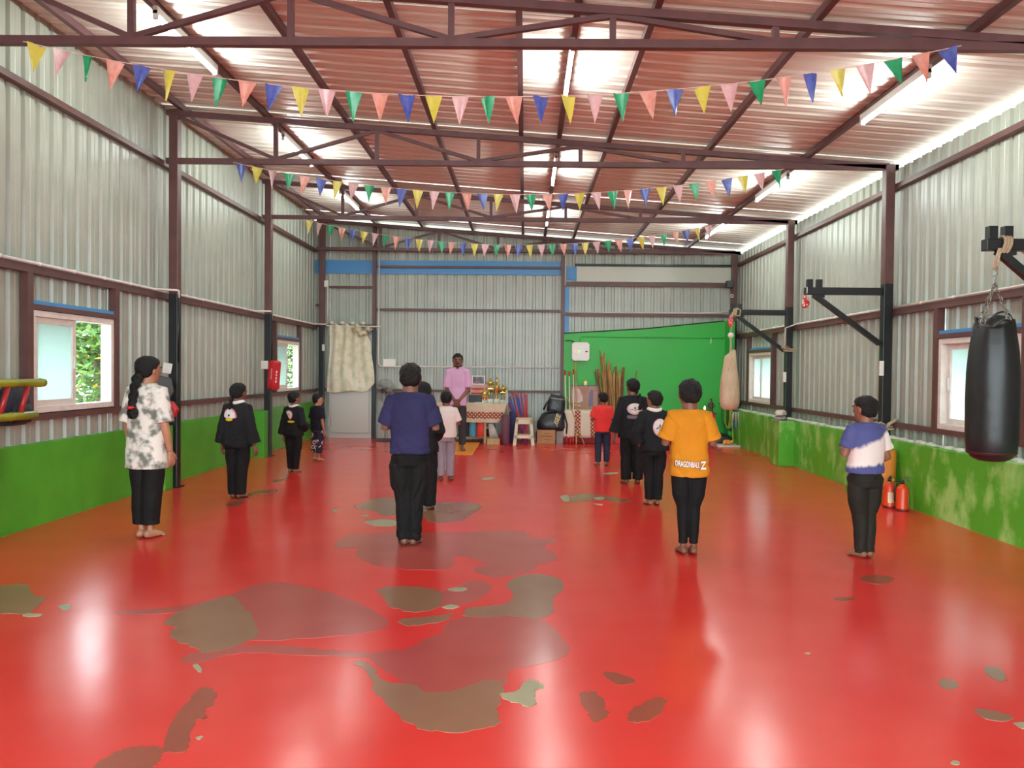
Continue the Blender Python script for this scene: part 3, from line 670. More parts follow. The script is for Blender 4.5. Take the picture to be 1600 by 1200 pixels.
def canvas_bag():
    r = rope_loops(3.30, 12.3, 2.365, 'beige rope looped round the back bracket above the canvas bag')
    MB().tube([(.03, -.07, .06), (.08, -.08, .03), (.07, -.075, -.06), (.0, -.07, -.05)], .012, 8).build('bow', M_rope, r, True)
    MB().tube([(-.04, -.06, 0), (-.045, -.03, -.2), (-.045, 0, -.36)], .012, 8).build('strand', M_rope, r, True)
    MB().ell((-.045, 0, -.36), (.05, .035, .045)).build('knot', mat('white_knot', (226, 218, 206), .9), r, True)
    t = thing('punching_bag', 'beige canvas punching bag hanging on a rope from the back bracket', 'punching bag', (3.25, 12.3, .815))
    MC = mat('beige_canvas', (208, 184, 154), .85, 0, (196, 166, 138), 5, bump=.3, bscale=40)
    n = 32; V = []; F = []
    prof = [(.03, 0), (.10, .012), (.14, .06), (.155, .15), (.157, .30), (.145, .48), (.118, .66), (.098, .80), (.085, .90), (.06, .915)]
    for i, (q, z) in enumerate(prof):
        for k in range(n):
            a = 2 * PI * k / n; g = max(0, (z - .5) / .4); V.append((q * (1 + g * .08 * math.sin(6 * a)) * math.cos(a), q * (1 + g * .08 * math.sin(6 * a)) * math.sin(a), z + (.05 * math.cos(a + .5) if z > .85 else 0)))
    for i in range(len(prof) - 1):
        for k in range(n): F.append((i * n + k, i * n + (k + 1) % n, (i + 1) * n + (k + 1) % n, (i + 1) * n + k))
    F += [tuple(reversed(range(n))), tuple(range((len(prof) - 1) * n, len(prof) * n))]
    m = MB(); m.add(V, F); m.build('bag_body', MC, t, True)
    MB().tube([(0, 0, .85), (.01, 0, 1.0), (0, 0, 1.16)], [.035, .014, .012], 10).build('rope_neck', M_rope, t, True)
    for i, z in enumerate((.56, .60, .64)):
        MB().add([(x_, -.128 + .03 * (x_ / .07) ** 2 * .6 + (z - .56) * .17, z + dz + .06 * x_) for dz in (0, .016) for x_ in (-.07, -.04, -.01, .02, .05)],
                 [(k, k + 1, k + 6, k + 5) for k in range(4)]).build('red_print', mat('faded_red_print', (188, 120, 104), .8), t)
    MB().tube([(-.06, -.105, .62), (-.03, -.11, .72), (.0, -.10, .84)], .007, 6).build('stitching', M_rope, t, True)
canvas_bag()
# rope tied round the black columns on the right
for (x, y, z, l) in ((CXR, 12.3, 1.78, 'beige rope tied round the second right column below its bracket'), (CXR, 9.0, .80, 'pale rope tied round the foot of the nearest right column')):
    t = thing('rope', l, 'rope', (x, y, z))
    P = [(.082 * math.copysign(min(1, abs(math.cos(a)) * 1.3), math.cos(a)), .082 * math.copysign(min(1, abs(math.sin(a)) * 1.3), math.sin(a)), .02 * math.sin(a)) for a in [2 * PI * k / 24 for k in range(25)]]
    MB().tube(P, .014, 8, cap=False).build('wrap', M_rope, t, True)
    MB().tube([(p[0], p[1], p[2] + .03) for p in P], .013, 8, cap=False).build('wrap', M_rope, t, True)
    MB().tube([(-.09, -.06, .01), (-.14, -.10, .03), (-.10, -.12, .06), (-.02, -.10, .03)], .012, 8).build('bow', M_rope, t, True)
    if z < 1: MB().tube([(-.06, -.09, -.02), (.02, -.10, .05), (.10, -.11, .10)], .02, 8).build('tail', M_rope, t, True)

# ------------------------------------------------------------------ left wall: pads, bamboo rack, bag
M_redpad = mat('red_pad_vinyl', (206, 38, 46), .38, 0, (190, 34, 44), 5)
t = thing('kick_pad', 'red kick pad with white lettering strapped to the second left column', 'kick pad', (-3.985, 12.16, 1.07), -.45)
t.rotation_euler = (0, .09, -.45)
MB().box(-.065, .075, -.10, .06, 0, .46).build('cushion', M_redpad, t, bevel=.03)
MB().box(-.10, -.062, -.06, .02, .10, .40).build('handle', M_redpad, t, bevel=.01)
MB().box(-.135, .06, -.03, .03, .245, .285).build('strap', mat('dark_red_strap', (120, 24, 30), .6), t)
for i in range(4): MB().box(.0755, .077, -.06 + i * .001, -.03, .12 + i * .05, .155 + i * .05).build('lettering', M_white, t)
for i in range(5): MB().box(.015, .03, -.1025, -.10, .17 + i * .035, .195 + i * .035).build('lettering', M_white, t)
t = thing('focus_pad', 'black hexagonal focus pad hanging on the nearest left column', 'focus pad', (-4.035, 8.50, 1.17))
t.rotation_euler = (0, .25, .55)
MB().prism([(-.13, .02), (-.07, .14), (.06, .14), (.13, 0), (.08, -.14), (-.06, -.15)], -.05, .05, 'y').build('cushion', mat('charcoal_vinyl', (58, 58, 56), .5, 0, (46, 46, 46), 6), t, bevel=.015)
MB().box(.05, .09, .03, .38, .03, .06).build('strap', M_black, t)
t = thing('focus_pad', 'red focus pad hanging low behind the girl in the tie-dye shirt', 'focus pad', (-4.04, 8.72, .93))
MB().prism([(-.05, .10), (.03, .09), (.09, 0), (.05, -.09), (-.06, -.10)], -.05, .04, 'y').build('cushion', M_redpad, t, bevel=.015)
MB().box(-.02, .02, .0, .22, .04, .07).build('strap', M_black, t)
t = thing('bamboo_rack', 'green bamboo rails joined by red uprights along the left wall', 'rack', (-4.02, 5.2, 0))
M_bam = mat('green_bamboo', (156, 158, 30), .3, 0, (120, 128, 20), 7, stretch=(1, .3, 1))
def bamboo(parent, x, z, y0, y1, r=.034):
    P = []; R = []; y = y0; k = 0
    while y < y1 - .02:
        e = min(y + .33, y1)
        for a, rr in ((0, 1.0), (.012, 1.10), (.03, 1.0)):
            P.append((x, y + a, z + .004 * math.sin(y * 3))); R.append(r * rr)
        y = e
    P.append((x, y1, z)); R.append(r); P.append((x, y1 + .012, z)); R.append(r * .7)
    MB().tube(P, R, 14).build('bamboo_rail', M_bam, parent, True)
bamboo(t, .0, 1.275, -1.2, 1.17); bamboo(t, -.02, 1.01, -1.2, 1.09)
for y in (-.9, -.5, -.1, .29, .66, .90): MB().tube([(0, y + .07, 1.26), (-.02, y, 1.02)], .02, 10).build('upright', mat('red_paint_rod', (164, 34, 36), .4), t, True)
for y in (-.8, .3): MB().box(-.225, -.0, y - .02, y + .02, .93, .972).build('wall_hook', M_black, t); MB().box(-.225, -.19, y - .02, y + .02, .93, 1.30).build('wall_hook', M_black, t)
t = thing('backpack', 'dark navy backpack hanging behind the bamboo rails on the left wall', 'backpack', (-4.165, 6.20, .93))
MN = mat('navy_nylon', (44, 48, 66), .6, 0, (30, 32, 44), 9, bump=.3, bscale=12)
MB().rings([(.0, .05, .12, 0, 0), (.03, .075, .17, 0, 0), (.16, .08, .18, 0, 0), (.26, .07, .16, 0, 0), (.31, .04, .10, 0, 0)], 24, 3).build('bag_body', MN, t, True)
MB().rings([(.02, .02, .11, .075, 0), (.12, .03, .12, .075, 0), (.17, .015, .10, .07, 0)], 20, 3).build('front_pocket', MN, t, True)
MB().tube([(0, -.05, .30), (0, -.05, .36), (0, .05, .36), (0, .05, .30)], .012, 8).build('strap', M_black, t, True)
MB().tube([(-.05, 0, .36), (.0, 0, .345)], .008, 6).build('wall_peg', M_black, t)

# ------------------------------------------------------------------ trees outside the left windows
def tree(loc, h, rx, rz_, n, label, cols, seed):
    t = thing('tree', label, 'tree', loc); rnd = random.Random(seed)
    MT = mat('tree_bark', (112, 96, 82), .9, bump=.4, bscale=20)
    MB().tube([(0, 0, 0), (.05, .03, h * .3), (-.05, .0, h * .6), (.02, 0, h * .9)], [.10, .08, .06, .02], 10).build('trunk', MT, t, True)
    for k in range(7):
        a = k * 2.4; z = h * (.25 + .08 * k); MB().tube([(0, 0, z), (.5 * rx * math.cos(a), .5 * rx * math.sin(a), z + .25), (.95 * rx * math.cos(a), .95 * rx * math.sin(a), z + .35)], [.035, .02, .006], 6).build('branch', MT, t, True)
    mbs = [MB() for _ in cols]
    for i in range(n):
        u = Vector((rnd.gauss(0, 1), rnd.gauss(0, 1), rnd.gauss(0, 1))).normalized() * (rnd.random() ** .4)
        c = Vector((u.x * rx, u.y * rx, h * .58 + u.z * rz_)); a = Vector((rnd.uniform(-1, 1), rnd.uniform(-1, 1), rnd.uniform(-.6, .6))).normalized()
        b = a.cross(Vector((rnd.uniform(-1, 1), rnd.uniform(-1, 1), 1))).normalized(); L = rnd.uniform(.05, .11)
        j = 0 if rnd.random() < .62 else rnd.randrange(len(cols))
        if len(cols) > 2 and j == 2 and rnd.random() < .6: j = 1
        mbs[j].add([c, c + a * L + b * L * .4, c + a * 2 * L, c + a * L - b * L * .4], [(0, 1, 2, 3)])
    for m_, cl in zip(mbs, cols): o = m_.build('foliage', cl, t, fixn=False); o['kind'] = 'stuff'
LV = [mat('leaf_green', (70, 104, 36), .6), mat('leaf_light_green', (106, 136, 52), .6), mat('leaf_yellow', (190, 160, 20), .6)]
tree((-7.4, 13.2, -.06), 3.3, 1.5, 1.5, 4200, 'leafy tree with a few yellow leaves outside the nearest left window', LV, 1)
tree((-6.6, 20.6, -.06), 3.4, 1.6, 1.6, 4200, 'bright green tree outside the back left window', LV[:2], 2)
tree((-10.4, 16.4, -.06), 3.2, 1.9, 1.7, 4200, 'pale green tree standing farther behind the nearest left window', LV[1:0:-1] + LV[:1], 3)
tree((-10.2, 20.4, -.06), 3.4, 2.0, 1.8, 4200, 'wide green tree between the two left windows, farthest away', LV[:2], 4)
tree((-8.6, 24.6, -.06), 3.6, 2.0, 1.9, 4200, 'wide green tree far behind the back left window', LV[:2], 5)

# ------------------------------------------------------------------ things along the back wall
def fan():
    t = thing('pedestal_fan', 'grey pedestal fan standing by the door', 'fan', (-2.74, 15.10, 0))
    MG = mat('fan_grey', (120, 122, 118), .4, .3); MD = mat('fan_dark', (62, 60, 58), .5)
    MB().lathe([(.19, 0), (.19, .015), (.12, .035), (.03, .05)], n=24).build('base', MD, t, True)
    MB().tube([(0, 0, .04), (0, 0, .80)], .014, 10).build('pole', MG, t)
    h = bpy.data.objects.new('fan_head', MB().tube([(0, .02, 0), (0, .17, 0)], [.07, .055], 18).mesh('fan_head')); h.data.materials.append(mat('fan_motor', (150, 116, 96), .4)); COL.objects.link(h); h.parent = t
    h.location = (0, -.02, .985); h.rotation_euler = (0, 0, -.5)
    g = MB(); R = .225
    for rr, y in ((R, 0), (R * .97, -.05), (R * .97, .05), (R * .72, -.075), (R * .45, -.085), (R * .72, .07)):
        g.tube([(rr * math.cos(a), y, rr * math.sin(a)) for a in [2 * PI * k / 32 for k in range(33)]], .0045 if rr == R else .002, 5, cap=False)
    for k in range(36):
        a = 2 * PI * k / 36
        for sg in (-1, 1): g.tube([(.05 * math.cos(a), sg * .085, .05 * math.sin(a)), (R * .7 * math.cos(a), sg * .075, R * .7 * math.sin(a)), (R * math.cos(a), 0, R * math.sin(a))], .0013, 4)
    g.build('guard', MG, h)
    for k in range(3):
        b = MB(); V = []
        for i in range(7):
            q = .03 + i * .028; a0 = 2 * PI * k / 3 + .15 * i * .3; wd = .5 - .02 * i
            for s in (-.5, 0, .5): V.append((q * math.cos(a0 + s * wd * 1.6), -.02 + .03 * s, q * math.sin(a0 + s * wd * 1.6)))
        b.add(V, [(i * 3 + j, i * 3 + j + 1, i * 3 + j + 4, i * 3 + j + 3) for i in range(6) for j in (0, 1)])
        o = b.build('blade', mat('fan_blade', (150, 158, 150), .3), h, True); o.modifiers.new('thick', 'SOLIDIFY').thickness = .003
    MB().lathe([(.035, 0), (.03, .02), (.01, .03)], n=16).build('hub', MD, h).rotation_euler = (PI / 2, 0, 0)
    MB().tube([(0, -.09, 0), (0, -.082, 0)], .05, 20).build('badge', MD, h)
fan()

M_wood = mat('pale_wood', (196, 168, 116), .6, 0, (176, 146, 96), 9, stretch=(1, 1, .2))
M_cloth = mat('cream_tablecloth', (212, 196, 172), .8, 0, (200, 182, 156), 6, bump=.15, bscale=50)
M_redband = None
def lattice():       # maroon band with a woven pale diamond pattern
    m = mat('maroon_diamond_band', (150, 62, 48), .8); nt = m.node_tree; b = nt.nodes['Principled BSDF']; tc = nt.nodes['Texture Coordinate']
    sp = node(nt, 'ShaderNodeSeparateXYZ'); nt.links.new(tc.outputs['Object'], sp.inputs[0])
    def mth(op, a, c=None):
        n = node(nt, 'ShaderNodeMath', operation=op)
        for i, v in enumerate((a, c)):
            if v is None: continue
            if hasattr(v, 'links') or hasattr(v, 'is_output'): nt.links.new(v, n.inputs[i])
            else: n.inputs[i].default_value = v
        return n.outputs[0]
    xa = mth('ADD', sp.outputs[0], sp.outputs[2]); xb = mth('SUBTRACT', sp.outputs[0], sp.outputs[2])
    fa = mth('ABSOLUTE', mth('SUBTRACT', mth('FRACT', mth('MULTIPLY', xa, 14.0)), .5)); fb = mth('ABSOLUTE', mth('SUBTRACT', mth('FRACT', mth('MULTIPLY', xb, 14.0)), .5))
    s = mth('LESS_THAN', mth('MAXIMUM', fa, fb), .27)
    x = node(nt, 'ShaderNodeMix', data_type='RGBA'); x.inputs[6].default_value = lin((150, 62, 48)); x.inputs[7].default_value = lin((214, 190, 160))
    nt.links.new(s, x.inputs[0]); nt.links.new(x.outputs[2], b.inputs['Base Color']); return m
M_lat = lattice()
def drape(mb_pts, name, m, parent, nx=30, amp=.01, freq=40, th=.004):
    """cloth panel from four corners a(tl) b(tr) c(br) d(bl), rippled along its width"""
    a, b, c, d_ = [Vector(p) for p in mb_pts]; V = []; nz = 8; nrm = (b - a).cross(d_ - a).normalized()
    for j in range(nz + 1):
        for i in range(nx + 1):
            s, t = i / nx, j / nz; p = a.lerp(b, s).lerp(d_.lerp(c, s), t)
            V.append(p + nrm * (amp * t * math.sin(freq * s) + .3 * amp * math.sin(freq * .43 * s + 1)))
    m_ = MB(); m_.add(V, [(j * (nx + 1) + i, j * (nx + 1) + i + 1, (j + 1) * (nx + 1) + i + 1, (j + 1) * (nx + 1) + i) for j in range(nz) for i in range(nx)])
    o = m_.build(name, m, parent, True); o.modifiers.new('thick', 'SOLIDIFY').thickness = th; return o
# display table
t = thing('display_table', 'wooden table with pale legs carrying trophies at the back', 'table', (-1.05, 15.08, 0))
MB().box(-.66, .68, -.30, .30, .735, .77).build('table_top', M_wood, t)
for x, y in ((-.62, -.27), (.29, -.27), (.64, -.27), (-.62, .27), (.64, .27)): MB().box(x - .022, x + .022, y - .022, y + .022, 0, .735).build('leg', M_wood, t)
MB().box(-.64, .64, -.25, .25, .10, .12).build('shelf', M_wood, t)
c = thing('tablecloth', 'cream tablecloth with a maroon diamond band hanging over the trophy table', 'tablecloth', (-1.05, 15.08, .772))
MB().box(-.68, .70, -.315, .31, 0, .008).build('cloth_top', M_cloth, c)
drape([(-.70, -.325, .006), (.71, -.325, .006), (.66, -.335, -.18), (-.70, -.335, -.17)], 'cloth_drop', M_cloth, c)
drape([(-.70, -.337, -.16), (.665, -.337, -.165), (.60, -.345, -.30), (-.70, -.345, -.29)], 'cloth_band', M_lat, c)
drape([(-.70, -.347, -.28), (.60, -.347, -.29), (.56, -.35, -.37), (-.70, -.35, -.36)], 'cloth_hem', M_cloth, c)
drape([(.71, -.325, .006), (.71, .31, .006), (.72, .31, -.15), (.74, -.31, -.24)], 'cloth_side', M_cloth, c, 12)
M_gold = mat('gold_plastic', (222, 186, 66), .22, .85, (236, 210, 110), 20); M_marble = mat('pale_trophy_base', (206, 210, 194), .3, 0, (170, 184, 160), 14)
def trophy(x, y, h, kind, label):
    t = thing('trophy', label, 'trophy', (x, y, .781), group='trophies')
    b = h * .15
    MB().box(-.05, .05, -.04, .04, 0, b).build('base', M_marble, t, bevel=.004)
    if kind == 'column':
        for s in (-.03, .03): MB().tube([(s, 0, b), (s, 0, h * .55)], .01, 10).build('column', M_gold, t, True)
        MB().box(-.05, .05, -.03, .03, h * .55, h * .58).build('plate', M_gold, t); z = h * .58
    else: z = b
    hh = h - z
    MB().lathe([(.035, 0), (.03, .01), (.01, hh * .12), (.012, hh * .2), (.035, hh * .3), (.052, hh * .45), (.056, hh * .6), (.05, hh * .62), (.045, hh * .6), (.04, hh * .5)], (0, 0, z), 20).build('cup', M_gold, t, True)
    for s in (-1, 1): MB().tube([(s * .05, 0, z + hh * .58), (s * .085, 0, z + hh * .6), (s * .09, 0, z + hh * .45), (s * .045, 0, z + hh * .34)], .007, 6).build('handle', M_gold, t, True)
    if kind == 'red': MB().tube([(0, -.06, z + hh * .5), (0, -.053, z + hh * .5)], .028, 16).build('medallion', mat('red_enamel', (176, 44, 28), .3), t)
    # small figure on the lid
    MB().tube([(0, 0, z + hh * .6), (0, 0, z + hh * .66)], [.045, .02], 14).build('lid', M_gold, t, True)
    MB().tube([(0, 0, z + hh * .66), (0, 0, z + hh * .82), (0, 0, z + hh * .9)], [.012, .02, .008], 8).build('figure', M_gold, t, True)
    MB().ell((0, 0, z + hh * .95), (.016, .016, hh * .05 + .006), 10, 7).build('figure_head', M_gold, t, True)
trophy(-.67, 14.95, .48, 'column', 'tall gold trophy with twin columns on a pale green base')
trophy(-.55, 14.90, .50, 'red', 'tallest gold cup trophy with a red medallion and white base')
trophy(-.78, 14.92, .31, 'plain', 'small gold trophy cup leftmost beside the framed picture')
trophy(-.43, 14.98, .35, 'column', 'gold and dark trophy at the right end of the table')
t = thing('trophy', 'slim silver white obelisk trophy at the right end of the table', 'trophy', (-.355, 14.86, .781), group='trophies')
MB().box(-.035, .035, -.03, .03, 0, .03).build('base', M_marble, t); MB().lathe([(.035, .03), (.028, .15), (.02, .25)], n=4).build('shaft', mat('silver_white', (206, 204, 196), .3), t)
MB().ell((0, 0, .275), (.022, .022, .028)).build('finial', M_gold, t, True)
t = thing('framed_picture', 'white framed picture with a dark image propped behind the man', 'picture', (-.93, 15.30, .781)); t.rotation_euler = (-.10, 0, 0)
ring2 = MB(); ring2.box(-.13, .13, -.01, .01, .34, .36); ring2.box(-.13, .13, -.01, .01, .50, .52); ring2.box(-.13, -.11, -.01, .01, .36, .50); ring2.box(.11, .13, -.01, .01, .36, .50); ring2.build('frame', M_white, t)
MB().box(-.11, .11, -.004, .006, .36, .50).build('print', mat('dark_photo', (84, 88, 104), .4, 0, (190, 120, 120), 12, .5, .62), t)
MB().box(-.16, .20, -.012, .012, 0, .34).build('certificate_board', mat('pink_board', (216, 132, 126), .6, 0, (232, 186, 176), 6), t)
for i in range(3): MB().box(-.14, .17, -.016, -.012, .06 + i * .09, .09 + i * .09).build('printed_line', mat('printed_red', (196, 60, 58), .6), t)
t = thing('storage_box', 'small black box on the trophy table behind the man', 'box', (-.98, 15.10, .781)); MB().box(-.11, .13, -.07, .07, 0, .13).build('body', M_black, t, bevel=.006); MB().box(-.115, .135, -.075, .075, .1305, .145).build('lid', mat('grey_lid', (110, 108, 106), .5), t)
t = thing('paper_sheet', 'white plate of papers lying at the front of the trophy table', 'paper', (-.86, 14.82, .781)); MB().box(-.10, .08, -.04, .05, 0, .012).build('stack', M_white, t)

def roll(x, y, z, r, L, m, label, lean=(0, 0), spiral=True, cat='mat'):
    t = thing('rolled_mat', label, cat, (x, y, z), group='rolled mats'); t.rotation_euler = (lean[0], lean[1], 0)
    P = []
    for k in range(25): P.append((r * math.cos(2 * PI * k / 24), r * math.sin(2 * PI * k / 24)))
    MB().lathe([(r * .92, 0), (r, .008), (r, L - .008), (r * .92, L)], n=28).build('outer_roll', m, t, True)
    sp = [(r * (.15 + .78 * k / 60) * math.cos(k * .42), r * (.15 + .78 * k / 60) * math.sin(k * .42), L + .002) for k in range(61)]
    MB().tube(sp, .004, 5).build('spiral_edge', m, t)
    return t
roll(-1.22, 14.98, .125, .06, .48, mat('olive_mat', (150, 150, 50), .7), 'olive green rolled mat under the trophy table')
roll(-1.10, 14.93, .125, .045, .50, mat('dark_mat', (60, 58, 70), .7), 'dark slim rolled mat under the trophy table')
roll(-1.00, 14.86, .125, .07, .46, mat('sky_blue_mat', (88, 168, 206), .7), 'sky blue rolled mat under the trophy table')
roll(-.85, 14.84, .125, .085, .47, mat('coral_red_mat', (228, 78, 68), .7, 0, (216, 66, 60), 8), 'coral red fat rolled mat under the trophy table')
roll(-.36, 14.66, 0, .08, .55, mat('plum_mat', (112, 70, 86), .7), 'plum purple rolled mat standing beside the plastic stool')
roll(-.24, 15.06, 0, .06, .60, mat('navy_mat', (56, 54, 96), .7), 'navy rolled mat behind the plum mat')
t = thing('bucket', 'maroon bucket with a white lid under the trophy table', 'bucket', (-.70, 14.98, .121)); MB().lathe([(.06, 0), (.075, .16)], n=20).build('pail', mat('maroon_plastic', (112, 40, 56), .4), t, True); MB().lathe([(.08, .161), (.08, .185), (.07, .19)], n=20).build('lid', M_white, t, True)
t = thing('wooden_crate', 'low pale wooden crate under the right end of the trophy table', 'crate', (-.59, 14.71, 0)); ring(MB(), -.12, .12, -.09, .09, 0, .11, .015).build('frame', M_wood, t); MB().box(-.118, .118, -.075, .088, .016, .094).build('body', M_wood, t)
t = thing('folded_cloth', 'pale grey cloth draped over the crate under the table', 'cloth', (-.60, 14.74, .112)); MB().rings([(0, .09, .05, .02, 0), (.10, .08, .05, 0, 0), (.22, .06, .04, -.04, 0), (.27, .04, .03, -.05, 0)], 24, 3).build('drape', mat('grey_white_cloth', (196, 188, 184), .9, 0, (170, 160, 158), 9, bump=.3, bscale=20), t, True)
t = thing('red_bag', 'small red bundle beside the crate under the table', 'bag', (-.435, 14.80, .0)); MB().rings([(0, .04, .04, 0, 0), (.07, .07, .06, 0, 0), (.15, .06, .05, .0, 0), (.22, .02, .02, .01, 0)], 20).build('bundle', mat('red_fabric', (190, 34, 40), .8, bump=.3, bscale=20), t, True); MB().tube([(.01, 0, .21), (.01, 0, .25)], [.008, .02], 10).build('knot', MATS['red_fabric'], t, True)

# padded sticks behind the stool
for i in range(15):
    rnd = random.Random(40 + i); cx = -.36 + i * .027; red = (i % 2 == 0)
    t = thing('padded_stick', {0: 'leftmost thin red padded stick in the bundle behind the stool', 14: 'rightmost thin red padded stick in the bundle behind the stool', 1: 'leftmost thin blue padded stick in the bundle behind the stool', 13: 'rightmost thin blue padded stick in the bundle behind the stool'}.get(i, 'thin ' + ('red' if red else 'blue') + ' padded stick in the middle of the bundle behind the stool'), 'stick', group='red padded sticks behind the stool' if red else 'blue padded sticks behind the stool')
    b = Vector((.02 + (i - 7) * .012 + .05 * (7 - i) / 7, 14.98 + (i % 3) * .06, 0)); tp = Vector((cx + rnd.uniform(-.02, .02), 15.36 + rnd.uniform(-.02, .02) - (.16 if i < 4 else 0) - (0 if red else .05), rnd.uniform(.86, 1.0)))
    t.location = b; v = tp - b
    m = mat('red_foam_grip', (222, 66, 62), .6) if red else mat('blue_foam_grip', (70, 82, 168), .6)
    MB().tube([(0, 0, 0), tuple(v * .42)], .014, 8).build('lower_grip', m, t, True); MB().tube([tuple(v * .43), tuple(v)], .014, 8).build('upper_grip', mat('blue_foam_grip', (70, 82, 168), .6) if (i % 3 == 0 and not red) else m, t, True)
    MB().tube([tuple(v * .415), tuple(v * .435)], .0105, 8).build('joint', M_white, t)

# plastic stool
def stool():
    t = thing('plastic_stool', 'beige plastic stool in front of the padded sticks', 'stool', (-.015, 14.70, 0)); MS = mat('beige_plastic', (216, 196, 160), .4)
    def q(z): return .205 - .10 * z      # half width shrinking upward
    MB().rings([(.475, .150, .150, 0, 0), (.487, .158, .158, 0, 0), (.503, .155, .155, 0, 0), (.508, .14, .14, 0, 0)], 28, 6).build('seat', MS, t, True)
    for sx in (-1, 1):
        for sy in (-1, 1):
            V = []
            for z in (0, .48):
                o_ = q(z); w = .062 if z == 0 else .055
                V += [(sx * o_, sy * o_, z), (sx * (o_ - w), sy * o_, z), (sx * (o_ - w), sy * (o_ - .012), z), (sx * (o_ - .012), sy * (o_ - .012), z), (sx * (o_ - .012), sy * (o_ - w), z), (sx * o_, sy * (o_ - w), z)]
            MB().add(V, [(0, 1, 2, 3, 4, 5)[::-1], (6, 7, 8, 9, 10, 11)] + [(k, (k + 1) % 6, 6 + (k + 1) % 6, 6 + k) for k in range(6)]).build('leg', MS, t)
    for z0, z1 in ((.13, .19), (.40, .478)):
        for s in (-1, 1):
            a0, a1 = q(z0), q(z1)
            for ax in (0, 1):
                V = [(-a0, s * a0, z0), (a0, s * a0, z0), (a1, s * a1, z1), (-a1, s * a1, z1), (-a0, s * (a0 - .012), z0), (a0, s * (a0 - .012), z0), (a1, s * (a1 - .012), z1), (-a1, s * (a1 - .012), z1)]
                if ax: V = [(v[1], v[0], v[2]) for v in V]
                MB().add(V, [(0, 1, 2, 3), (7, 6, 5, 4), (0, 4, 5, 1), (1, 5, 6, 2), (2, 6, 7, 3), (3, 7, 4, 0)]).build('cross_rail', MS, t)
stool()
# cardboard box, grey carton and black bags
def text(body, size, m, parent, loc, rot, name='lettering', ext=.0015, shear=0, bold=0):
    c = bpy.data.curves.new('lettering', 'FONT'); c.body = body; c.size = size; c.extrude = ext; c.align_x = 'CENTER'; c.align_y = 'CENTER'; c.shear = shear; c.offset = bold
    o = bpy.data.objects.new(name, c); COL.objects.link(o); dg = bpy.context.evaluated_depsgraph_get(); me = bpy.data.meshes.new_from_object(o.evaluated_get(dg))
    bpy.data.objects.remove(o); bpy.data.curves.remove(c); me.materials.clear(); me.materials.append(m)
    o = bpy.data.objects.new(name, me); COL.objects.link(o); o.parent = parent; o.location = loc; o.rotation_euler = rot; return o
M_card = mat('brown_cardboard', (188, 142, 100), .8, 0, (176, 130, 90), 5)
t = thing('cardboard_box', 'brown cardboard box under the black bag', 'box', (.43, 15.05, 0)); MB().box(-.19, .16, -.17, .17, 0, .265).build('carton', M_card, t, bevel=.004)
M_ink = mat('faded_brown_ink', (140, 98, 64), .8)
for i, (a, b, z) in enumerate(((-.06, .06, .19), (-.12, .11, .135), (-.06, .08, .075))): MB().box(a, b, -.1715, -.17, z, z + (.014 if i != 1 else .022)).build('printed_mark', M_ink, t)
MB().box(-.02, .005, -.171, .171, .2655, .267).build('tape', mat('tape', (160, 120, 84), .4), t)
t = thing('carton', 'grey carton standing right of the brown cardboard box', 'box', (.69, 15.08, 0)); MB().box(-.075, .075, -.12, .12, 0, .235).build('body', mat('grey_card', (150, 144, 140), .8), t, bevel=.004); MB().box(-.077, .077, -.122, .122, .2355, .243).build('lid', mat('grey_card_lid', (136, 130, 126), .8), t)
M_nylon = mat('black_glossy_nylon', (30, 29, 32), .38, 0, (52, 52, 62), 7, .45, .7, bump=.4, bscale=9)
t = thing('sports_bag', 'large black sports bag with cream lettering on the cardboard box', 'bag', (.52, 15.06, .268))
t.rotation_euler = (.0, 0, 0)
MB().rings([(0, .26, .15, 0, 0), (.04, .29, .17, .0, 0), (.18, .27, .16, .02, .01), (.28, .22, .14, .05, .02), (.36, .15, .10, .08, .04)], 32, 3).build('bag_body', M_nylon, t, True)
MB().tube([(-.27, -.12, .03), (-.27, -.14, .15), (-.18, -.13, .30), (-.05, -.10, .36), (.10, -.10, .35)], .014, 8).build('piping', M_black, t, True)
MB().tube([(.24, -.12, .33), (.30, -.12, .1), (.29, -.10, -.10), (.28, -.08, -.20)], .018, 8).build('strap', M_black, t, True)
MB().tube([(-.24, -.13, .03), (-.30, -.14, -.08), (-.28, -.14, -.22), (-.24, -.13, -.24)], .016, 8).build('strap', M_black, t, True)
lo = text('USEE', .12, mat('cream_print', (206, 194, 150), .7), t, (.10, -.158, .17), (PI / 2 - .12, -1.25, 0), shear=.2, bold=.004)
t = thing('backpack', 'black padded bag piled on top of the large sports bag', 'bag', (.60, 15.14, .60))
t.rotation_euler = (0, .12, 0)
MB().rings([(0, .17, .12, 0, 0), (.05, .18, .13, 0, 0), (.25, .16, .12, 0, 0), (.31, .14, .10, 0, 0), (.33, .11, .07, 0, 0)], 28, 4).build('bag_body', M_nylon, t, True)
MB().rings([(.255, .168, .128, 0, 0), (.275, .167, .126, 0, 0)], 28, 4).build('zip', mat('grey_zip', (120, 124, 128), .4), t)
MB().tube([(-.15, -.08, .22), (-.21, -.08, .12), (-.24, -.08, .02)], .02, 8).build('strap', M_black, t, True)

